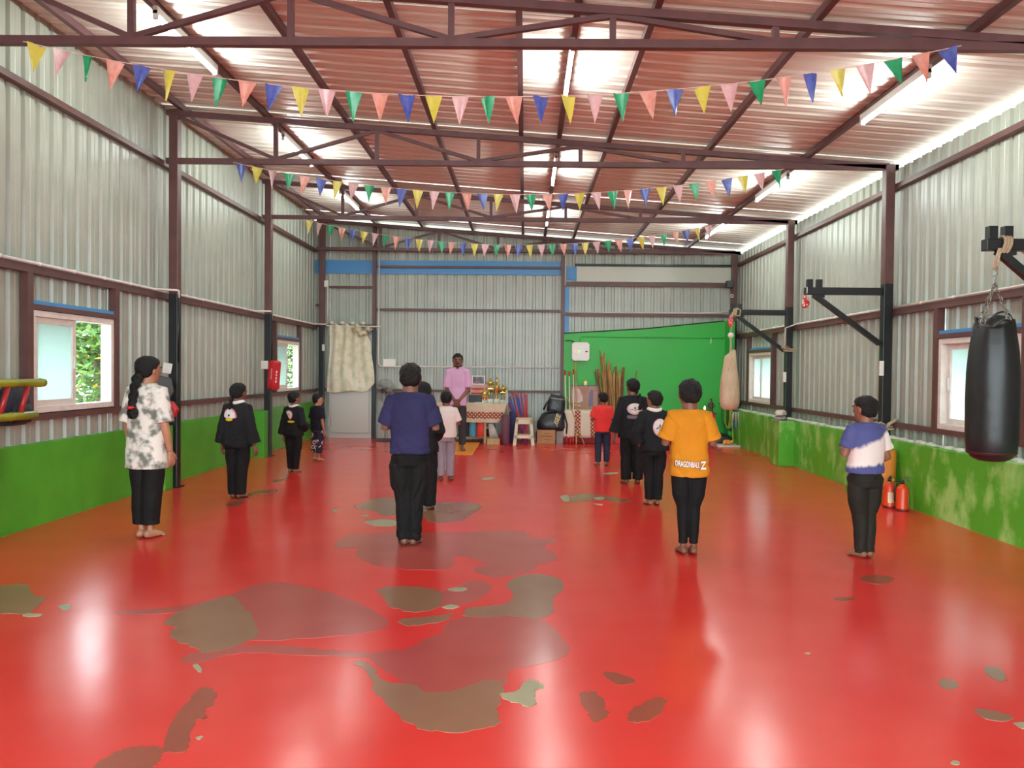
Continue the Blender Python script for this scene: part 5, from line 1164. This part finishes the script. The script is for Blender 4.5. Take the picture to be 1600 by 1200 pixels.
    for s in (-1, 1):
        hx = PW * .48
        st = [(s * hx, 0, .52 * H), (s * hx, 0, .44 * H), (s * (hx * .65 + LX * .35), .004 * H, .34 * H), (s * LX, .004 * H, knz), (s * LX, -.004 * H, .16 * H), (s * LX, -.004 * H, pz + .025 * H), (s * LX, -.004 * H, pz)]
        pb_.tube(st, [r1 * H * .55, r1 * H * .96, (r1 * .75 + r2 * .25) * H, r2 * H, (r2 + r3) / 2 * H, r3 * H * pants.get('bag', 1), r3 * H], 20)
    job('trousers', pb_, pants['m'], T, vox * 1.05, 2, folds_pants(H, pants.get('amp', .003), seed + 3))
    # shirt or jacket
    sb = MB(); hz = shirt['hem'] * H; hwid = shirt.get('hw', 1.08) * TW; dp = shirt.get('dp', .72)
    sb.rings([(hz, hwid, hwid * dp, 0, 0), (hz + .03 * H, hwid, hwid * dp, 0, 0), (.60 * H, TW * shirt.get('ww', 1.04), TW * .72, 0, 0), (.68 * H, TW * 1.08, TW * .72, 0, -.004 * H),
              (zS - .05 * H, SW * 1.10, TW * .70, 0, -.004 * H), (zS - .004 * H, SW * 1.04, TW * .62, 0, -.004 * H), (zS + .016 * H, SW * .88, TW * .52, 0, 0), (zS + .028 * H, SW * .64, TW * .46, 0, 0), (zS + .035 * H, nr * 1.35, nr * 1.25, 0, 0), (zS + .039 * H, nr * 1.1, nr, 0, 0)], 32, 2.3)
    for s in (-1, 1):
        A, E, Wp = AP[s]; r0_ = shirt.get('sr', .043) * H; f = shirt['sleeve']
        if f <= 1:
            q = A.lerp(E, f); sb.tube([A - Vector((s * .05 * H, 0, -.006 * H)), A, A.lerp(q, .5), q.lerp(A, .04), q], [r0_ * .95, r0_ * 1.02, r0_ * 1.02, r0_ * 1.1, r0_ * 1.08], 20)
        else:
            g = f - 1; q = E.lerp(Wp, g); fl = shirt.get('flare', 1.35)
            sb.tube([A - Vector((s * .05 * H, 0, -.006 * H)), A, A.lerp(E, .5), E, E.lerp(q, .5), q], [r0_ * .95, r0_, r0_ * .98, r0_ * 1.0, r0_ * (1 + fl) / 2, r0_ * fl], 20)
    def after(o):
        bv = BVHTree.FromPolygons([v.co.copy() for v in o.data.vertices], [tuple(p.vertices) for p in o.data.polygons])
        for fn in shirt.get('decals', ()): fn(T, bv, H)
    job('jacket' if shirt['sleeve'] > 1 else 'shirt', sb, shirt['m'], T, vox * 1.05, 3, folds_shirt(H, shirt.get('amp', .003), seed, hz, .55 * H), after=after)
    if collar:
        P = [((nr * 1.32) * math.cos(a), (nr * 1.22) * math.sin(a), zS + .040 * H + .006 * H * math.cos(2 * a) - .010 * H * math.sin(a) * (1 if math.sin(a) > 0 else 0)) for a in [2 * PI * k / 28 for k in range(29)]]
        MB().tube(P, [(.011 * H, .017 * H)] * 29, 8, cap=False, upv=(0, 0, 1)).build('collar', collar, T, True)
    return T
def drop(bv, x, z, H, off=.003):
    h = bv.ray_cast(Vector((x, -1.0, z)), Vector((0, 1, 0)))[0]
    return Vector((x, (h.y if h else -.1 * H) - off, z))
def patch(poly, m, name, off=.003, cz=None):
    """flat print following the cloth; polygon in units of body height (x, z)"""
    def fn(T, bv, H):
        pl = [(p[0] * H, p[1] * H) for p in catmull(poly, 3)] if len(poly) > 5 else [(p[0] * H, p[1] * H) for p in poly]
        if len(pl) < 8:
            q = []
            for (a, b), (c, d_) in zip(pl, pl[1:] + pl[:1]): q += [(a + (c - a) * t / 4, b + (d_ - b) * t / 4) for t in range(4)]
            pl = q
        cx = sum(p[0] for p in pl) / len(pl); czz = sum(p[1] for p in pl) / len(pl); n = len(pl); V = [drop(bv, cx, czz, H, off)]; F = []
        K = 5
        for k in range(1, K + 1):
            for p in pl: V.append(drop(bv, cx + (p[0] - cx) * k / K, czz + (p[1] - czz) * k / K, H, off))
        for i in range(n):
            F.append((0, 1 + i, 1 + (i + 1) % n))
            for k in range(K - 1): a = 1 + k * n; F.append((a + i, a + n + i, a + n + (i + 1) % n, a + (i + 1) % n))
        mb = MB(); mb.add(V, F); o = mb.build(name, m, T, True)
        sd = o.modifiers.new('thick', 'SOLIDIFY'); sd.thickness = .002; sd.offset = 0
    return fn
def lettering(body, cx, z, width, m, tilt=0, size_z=1.0, off=.006, bold=0, grow=False):
    def fn(T, bv, H):
        o = text(body, 1.0, m, T, (0, 0, 0), (0, 0, 0), ext=.004, bold=bold); me = o.data
        xs = [v.co.x for v in me.vertices]; ys = [v.co.y for v in me.vertices]; w = max(xs) - min(xs); s = width * H / w; mx = (max(xs) + min(xs)) / 2; my = (max(ys) + min(ys)) / 2
        for v in me.vertices:
            u = (v.co.x - mx) * s; q = (v.co.y - my) * s * size_z
            if grow: q *= 1 + .35 * max(0, u / (width * H))
            X = cx * H + u; Z = z * H + q + tilt * u; p = drop(bv, X, Z, H, off); v.co = Vector((X, p.y + (-.002 if v.co.z > 0 else .002), Z))
        me.update()
    return fn
def skin(i, c, c2): return mat(f'skin_{i}', c, .5, 0, c2, 8)
SK1 = skin('brown', (142, 92, 70), (130, 82, 62)); SK2 = skin('deep_brown', (126, 80, 62), (116, 72, 55)); SK3 = skin('light_brown', (176, 124, 96), (164, 112, 86))
HR = mat('black_hair', (12, 11, 11), .55, 0, (19, 16, 15), 60, bump=.5, bscale=160, spec=.3)
BLK = lambda n, c=(15, 14, 14), c2=(21, 19, 19): mat(n, c, .8, 0, c2, 6, bump=.25, bscale=30, spec=.25)
M_uni = BLK('black_uniform_cotton', (22, 22, 24), (29, 29, 32))
M_unip = BLK('black_uniform_trouser_cotton', (16, 15, 17), (24, 23, 25))
def tiedye():
    m = mat('grey_white_tie_dye', (222, 214, 204), .8, 0, (112, 114, 104), 11, .46, .62, detail=4, bump=.15, bscale=40); return m
def dipdye():
    m = mat('blue_white_dip_dye', (226, 212, 206), .8, bump=.15, bscale=40); nt = m.node_tree; b = nt.nodes['Principled BSDF']; tc = nt.nodes['Texture Coordinate']
    sp = node(nt, 'ShaderNodeSeparateXYZ'); nt.links.new(tc.outputs['Object'], sp.inputs[0])
    nz = node(nt, 'ShaderNodeTexNoise'); nz.inputs['Scale'].default_value = 26; mp = node(nt, 'ShaderNodeMapping'); mp.inputs['Scale'].default_value = (1, 1, .25); nt.links.new(tc.outputs['Object'], mp.inputs[0]); nt.links.new(mp.outputs[0], nz.inputs['Vector'])
    def mth(op, a, c):
        n = node(nt, 'ShaderNodeMath', operation=op)
        for i, v in enumerate((a, c)):
            if isinstance(v, (int, float)): n.inputs[i].default_value = v
            else: nt.links.new(v, n.inputs[i])
        return n.outputs[0]
    e = mth('ADD', mth('SUBTRACT', sp.outputs[2], mth('MULTIPLY', sp.outputs[0], .42)), mth('MULTIPLY', nz.outputs[0], .07))   # diagonal edge
    r = node(nt, 'ShaderNodeMapRange'); r.inputs[1].default_value = .925; r.inputs[2].default_value = .955; nt.links.new(e, r.inputs[0])
    e2 = mth('ADD', mth('SUBTRACT', sp.outputs[2], mth('MULTIPLY', sp.outputs[0], .12)), mth('MULTIPLY', nz.outputs[0], .05))
    r2 = node(nt, 'ShaderNodeMapRange'); r2.inputs[1].default_value = .755; r2.inputs[2].default_value = .735; nt.links.new(e2, r2.inputs[0])
    mx = mth('MAXIMUM', r.outputs[0], r2.outputs[0])
    x = node(nt, 'ShaderNodeMix', data_type='RGBA'); x.inputs[6].default_value = lin((226, 212, 206)); x.inputs[7].default_value = lin((74, 78, 132)); nt.links.new(mx, x.inputs[0]); nt.links.new(x.outputs[2], b.inputs['Base Color']); return m
def printed():
    m = mat('navy_swirl_print', (28, 28, 44), .8); nt = m.node_tree; b = nt.nodes['Principled BSDF']; tc = nt.nodes['Texture Coordinate']
    v = node(nt, 'ShaderNodeTexVoronoi'); v.inputs['Scale'].default_value = 13; nt.links.new(tc.outputs['Object'], v.inputs['Vector'])
    a = node(nt, 'ShaderNodeMath', operation='COMPARE'); a.inputs[1].default_value = .36; a.inputs[2].default_value = .09; nt.links.new(v.outputs['Distance'], a.inputs[0])
    n = node(nt, 'ShaderNodeTexNoise'); n.inputs['Scale'].default_value = 18; nt.links.new(tc.outputs['Object'], n.inputs['Vector'])
    c = node(nt, 'ShaderNodeMath', operation='GREATER_THAN'); c.inputs[1].default_value = .47; nt.links.new(n.outputs[0], c.inputs[0])
    d_ = node(nt, 'ShaderNodeMath', operation='MULTIPLY'); nt.links.new(a.outputs[0], d_.inputs[0]); nt.links.new(c.outputs[0], d_.inputs[1])
    x = node(nt, 'ShaderNodeMix', data_type='RGBA'); x.inputs[6].default_value = lin((28, 28, 44)); x.inputs[7].default_value = lin((206, 190, 204)); nt.links.new(d_.outputs[0], x.inputs[0]); nt.links.new(x.outputs[2], b.inputs['Base Color']); return m
E_red = mat('emblem_red', (206, 96, 104), .8, 0, (214, 130, 132), 20); E_white = mat('emblem_white', (226, 218, 214), .8, 0, (206, 196, 194), 30); E_pink = mat('emblem_pink_white', (222, 190, 186), .8, 0, (210, 170, 168), 14)
E_yel = mat('emblem_yellow', (222, 190, 30), .8); E_blk = mat('emblem_black', (34, 32, 34), .8); M_colw = mat('white_collar_cotton', (228, 224, 218), .8); M_grey = mat('mauve_grey_belt', (108, 98, 108), .8); E_gold = mat('emblem_gold', (196, 160, 60), .8)
def fan_emblem(cx, cz, r, rot=0, banner=True, whole=1.0):
    def arc(rr, a0, a1, n=9): return [(cx + rr * math.cos(a0 + (a1 - a0) * k / (n - 1) + rot), cz + rr * math.sin(a0 + (a1 - a0) * k / (n - 1) + rot) * whole) for k in range(n)]
    a0, a1 = -.18, PI + .12
    out = [patch(arc(r, a0, a1) + [(cx - .02 * 0, cz - r * .22)], E_red, 'emblem_rim', .0035), patch(arc(r * .86, a0 - .02, a1 - .02) + [(cx, cz - r * .26)], E_white, 'emblem_fan', .006),
           patch([(cx + .14 * r * math.cos(k), cz + .12 * r + .14 * r * math.sin(k)) for k in (0, 1, 2, 3, 4, 5)], E_blk, 'emblem_dot', .0085)]
    if banner: out.append(patch([(cx + .02 * r + .55 * r * math.cos(k), cz - .38 * r + .20 * r * math.sin(k)) for k in [2 * PI * j / 8 for j in range(8)]], E_yel, 'emblem_banner', .0085))
    return out
def disc_emblem(cx, cz, rx, rz_):
    E = lambda a, b, ox=0, oz=0, n=10: [(cx + ox + a * math.cos(2 * PI * j / n), cz + oz + b * math.sin(2 * PI * j / n)) for j in range(n)]
    out = [patch(E(rx, rz_), E_pink, 'emblem_disc', .0035), patch(E(rx * .84, rz_ * .84), E_white, 'emblem_centre', .006), patch(E(rx * .09, rz_ * .22, 0, rz_ * .16), E_blk, 'emblem_mark', .0085)]
    for s in (-1, 1): out.append(patch([(cx + s * rx * .60, cz - rz_ * .22), (cx + s * rx * .56, cz - rz_ * .10), (cx + s * rx * .16, cz + rz_ * .06), (cx + s * rx * .20, cz - rz_ * .10)], E_blk, 'emblem_mark', .0085))
    out.append(patch([(cx - rx * .2, cz - rz_ * .34), (cx, cz - rz_ * .02), (cx + rx * .2, cz - rz_ * .34)], E_gold, 'emblem_mark', .0085)); return out
uni = lambda **k: dict(dict(m=M_uni, hem=.45, sleeve=1.86, hw=1.22, sr=.047, flare=1.35, amp=.006, dp=.72), **k)
unip = lambda **k: dict(dict(m=M_unip, hem=.03, r=(.066, .064, .056), amp=.006, w=1.08), **k)
cot = lambda n, c, c2: mat(n, c, .8, 0, c2, 5, bump=.2, bscale=35, spec=.3)

person('girl with a long braid in a grey and white tie-dye shirt at the left', -3.13, 6.33, -.24, 1.50, 6.9, SK3, HR,
       dict(m=tiedye(), hem=.385, sleeve=.93, hw=1.24, ww=1.16, sr=.048, amp=.006), dict(m=BLK('black_wide_trousers'), hem=.075, r=(.060, .058, .048), w=1.0, amp=.004, lx=.56), ('down', 'down'),
       hair=dict(path=[(-.01, -.060, .885), (-.015, -.078, .83), (-.02, -.085, .77), (-.02, -.092, .725)], tie=(-.021, -.092, .722), tuft=((-.012, -.095, .692), (.034, .022, .034)), r=.026, n=9), hy=-.28, vox=.0075, seed=11, sw=.088, tw=.097)
person('boy in a navy blue T-shirt and baggy black trousers in the centre', -.925, 6.20, .04, 1.465, 6.5, SK2, HR,
       dict(m=cot('navy_blue_jersey', (46, 43, 84), (40, 38, 74)), hem=.505, sleeve=.86, hw=1.10, ww=1.06, sr=.048, amp=.010), dict(m=BLK('baggy_black_jersey'), hem=.022, r=(.068, .054, .035), w=1.04, amp=.012, bag=1.2, lx=.56), ('front', 'front'), vox=.0075, seed=12, sw=.100, tw=.102)
person('child in black uniform mostly hidden behind the boy in navy', -1.025, 7.76, .0, 1.29, 6.3, SK2, HR, uni(sr=.044), unip(), ('front', 'mid'), vox=.009, seed=13, sw=.094, tw=.104)
person('small child in a white T-shirt and grey trousers facing the man', -1.005, 9.82, .02, 1.14, 6.2, SK2, HR,
       dict(m=cot('white_jersey', (224, 208, 202), (214, 198, 192)), hem=.485, sleeve=.80, hw=1.10, sr=.046, amp=.003), dict(m=cot('mauve_grey_twill', (150, 136, 146), (138, 124, 134)), hem=.05, r=(.058, .050, .046), amp=.002), ('front', 'front'), vox=.009, seed=14, sw=.102, tw=.112)
person('man in a pink T-shirt facing the class with hands clasped', -1.17, 13.36, PI + .02, 1.675, 7.3, SK2, HR,
       dict(m=cot('lilac_pink_jersey', (212, 168, 202), (202, 158, 192)), hem=.465, sleeve=.90, hw=1.08, sr=.046, amp=.004), dict(m=cot('dark_grey_trousers', (62, 54, 58), (54, 46, 50)), hem=.06, r=(.054, .044, .036), amp=.003), ('clasp', 'clasp'), hair='man', hy=.08, vox=.009, seed=15, sw=.094, tw=.090, z=.013)
person('girl with a ponytail in black uniform with a fan emblem, nearest of the left file', -3.12, 8.32, -.30, 1.245, 6.2, SK2, HR, uni(sr=.052, flare=1.25, decals=fan_emblem(-.022, .715, .072)), unip(r=(.064, .062, .045), bag=1.12, lx=.70), ('wide', 'wide'),
       hair=dict(path=[(-.01, -.070, .86), (-.015, -.075, .83), (-.018, -.080, .80)], tie=None, tuft=((-.018, -.082, .79), (.014, .012, .02)), r=.018, n=5), hy=-.1, vox=.0085, seed=16, collar=M_colw)
person('boy in black uniform with white collar and fan emblem, middle of the left file', -3.14, 10.42, -.40, 1.09, 6.0, SK1, HR, uni(sr=.054, decals=fan_emblem(-.012, .715, .06, -.9, False) + [patch([(.025 + .05 * math.cos(k), .635 + .016 * math.sin(k)) for k in [2 * PI * j / 8 for j in range(8)]], E_yel, 'emblem_banner', .006)]), unip(hem=.04, r=(.066, .062, .042), lx=.74), ('wide', 'mid'), hy=-.35, vox=.0095, seed=17, collar=M_colw)
person('small boy in a navy T-shirt and white-patterned trousers by the back door', -3.18, 11.75, -.70, 1.025, 5.9, SK3, HR, dict(m=cot('dark_navy_jersey', (28, 28, 42), (24, 24, 36)), hem=.455, sleeve=.80, hw=1.06, sr=.050), dict(m=printed(), hem=.115, r=(.062, .055, .048), amp=.002), ('down', 'down'), hy=-.35, vox=.0095, seed=18)
person('small boy in a red T-shirt and blue jeans before the bamboo bunch', 1.165, 11.54, .18, 1.095, 6.1, SK2, HR, dict(m=cot('coral_red_jersey', (228, 62, 58), (216, 54, 52)), hem=.465, sleeve=.80, hw=1.08, sr=.048), dict(m=cot('navy_denim', (46, 52, 74), (38, 44, 64)), hem=.055, r=(.058, .048, .042), lx=1.15), ('front', 'front'), hy=.35, vox=.0095, seed=19)
person('girl with a side braid in black uniform with grey belt and round emblem', 1.36, 9.75, .12, 1.325, 6.5, SK2, HR, uni(hem=.435, hw=1.25, sr=.050, decals=disc_emblem(.0, .715, .074, .055) + [patch([(-.068, .625), (-.03, .622), (.03, .622), (.068, .625), (.068, .655), (.03, .653), (-.03, .653), (-.068, .655)], M_grey, 'belt_band', .006)]), unip(hem=.04, r=(.062, .056, .052), lx=1.1), ('wide', 'wide'),
       hair=dict(path=[(.02, -.06, .88), (.05, -.066, .84), (.055, -.075, .79), (.05, -.088, .75)], tie=None, tuft=((.05, -.09, .73), (.022, .016, .028)), r=.014, n=8), hy=.3, vox=.0085, seed=20)
person('boy in black uniform with white collar and round emblem beside the boy in yellow', 1.375, 8.20, .12, 1.215, 6.2, SK1, HR, uni(hem=.475, hw=1.2, sr=.052, sleeve=1.55, decals=disc_emblem(.025, .685, .060, .076)), unip(hem=.05, r=(.060, .052, .044), lx=.68), ('hip', 'mid'), hy=.5, vox=.0085, seed=21, collar=M_colw)
person('boy in a yellow T-shirt with white lettering and black leggings', 1.285, 6.02, -.02, 1.36, 6.1, SK2, HR,
       dict(m=cot('golden_yellow_jersey', (206, 132, 22), (196, 122, 18)), hem=.445, sleeve=.82, hw=1.14, ww=1.05, sr=.052, amp=.011, decals=[lettering('DRAGONBALL', -.022, .522, .141, mat('print_dark_outline', (70, 50, 40), .8), -.07, 2.35, .004, .035), lettering('DRAGONBALL', -.022, .522, .135, mat('white_print', (236, 226, 222), .8), -.07, 2.2, .007, .02),
             lettering('Z', .066, .516, .043, MATS['print_dark_outline'], 0, 1.3, .0045, .05), lettering('Z', .066, .516, .036, MATS['white_print'], 0, 1.3, .0075, .03)]),
       dict(m=BLK('black_leggings', (13, 12, 13), (18, 17, 18)), hem=.06, r=(.058, .038, .026), w=.98, amp=.003, lx=.58), ('front', 'front'), vox=.0075, seed=22, sw=.095, tw=.100, foot_rz=.12)
person('boy in a blue and white dip-dyed T-shirt at the right', 2.635, 5.99, .30, 1.245, 6.3, SK1, HR, dict(m=dipdye(), hem=.525, sleeve=.72, hw=1.12, sr=.050, amp=.010), dict(m=cot('dark_olive_twill', (36, 33, 28), (30, 27, 22)), hem=.03, r=(.064, .050, .036), w=1.04, amp=.006, lx=.58), ('front', 'mid'), hy=.25, vox=.0075, seed=23, sw=.106, tw=.110)
run_jobs()
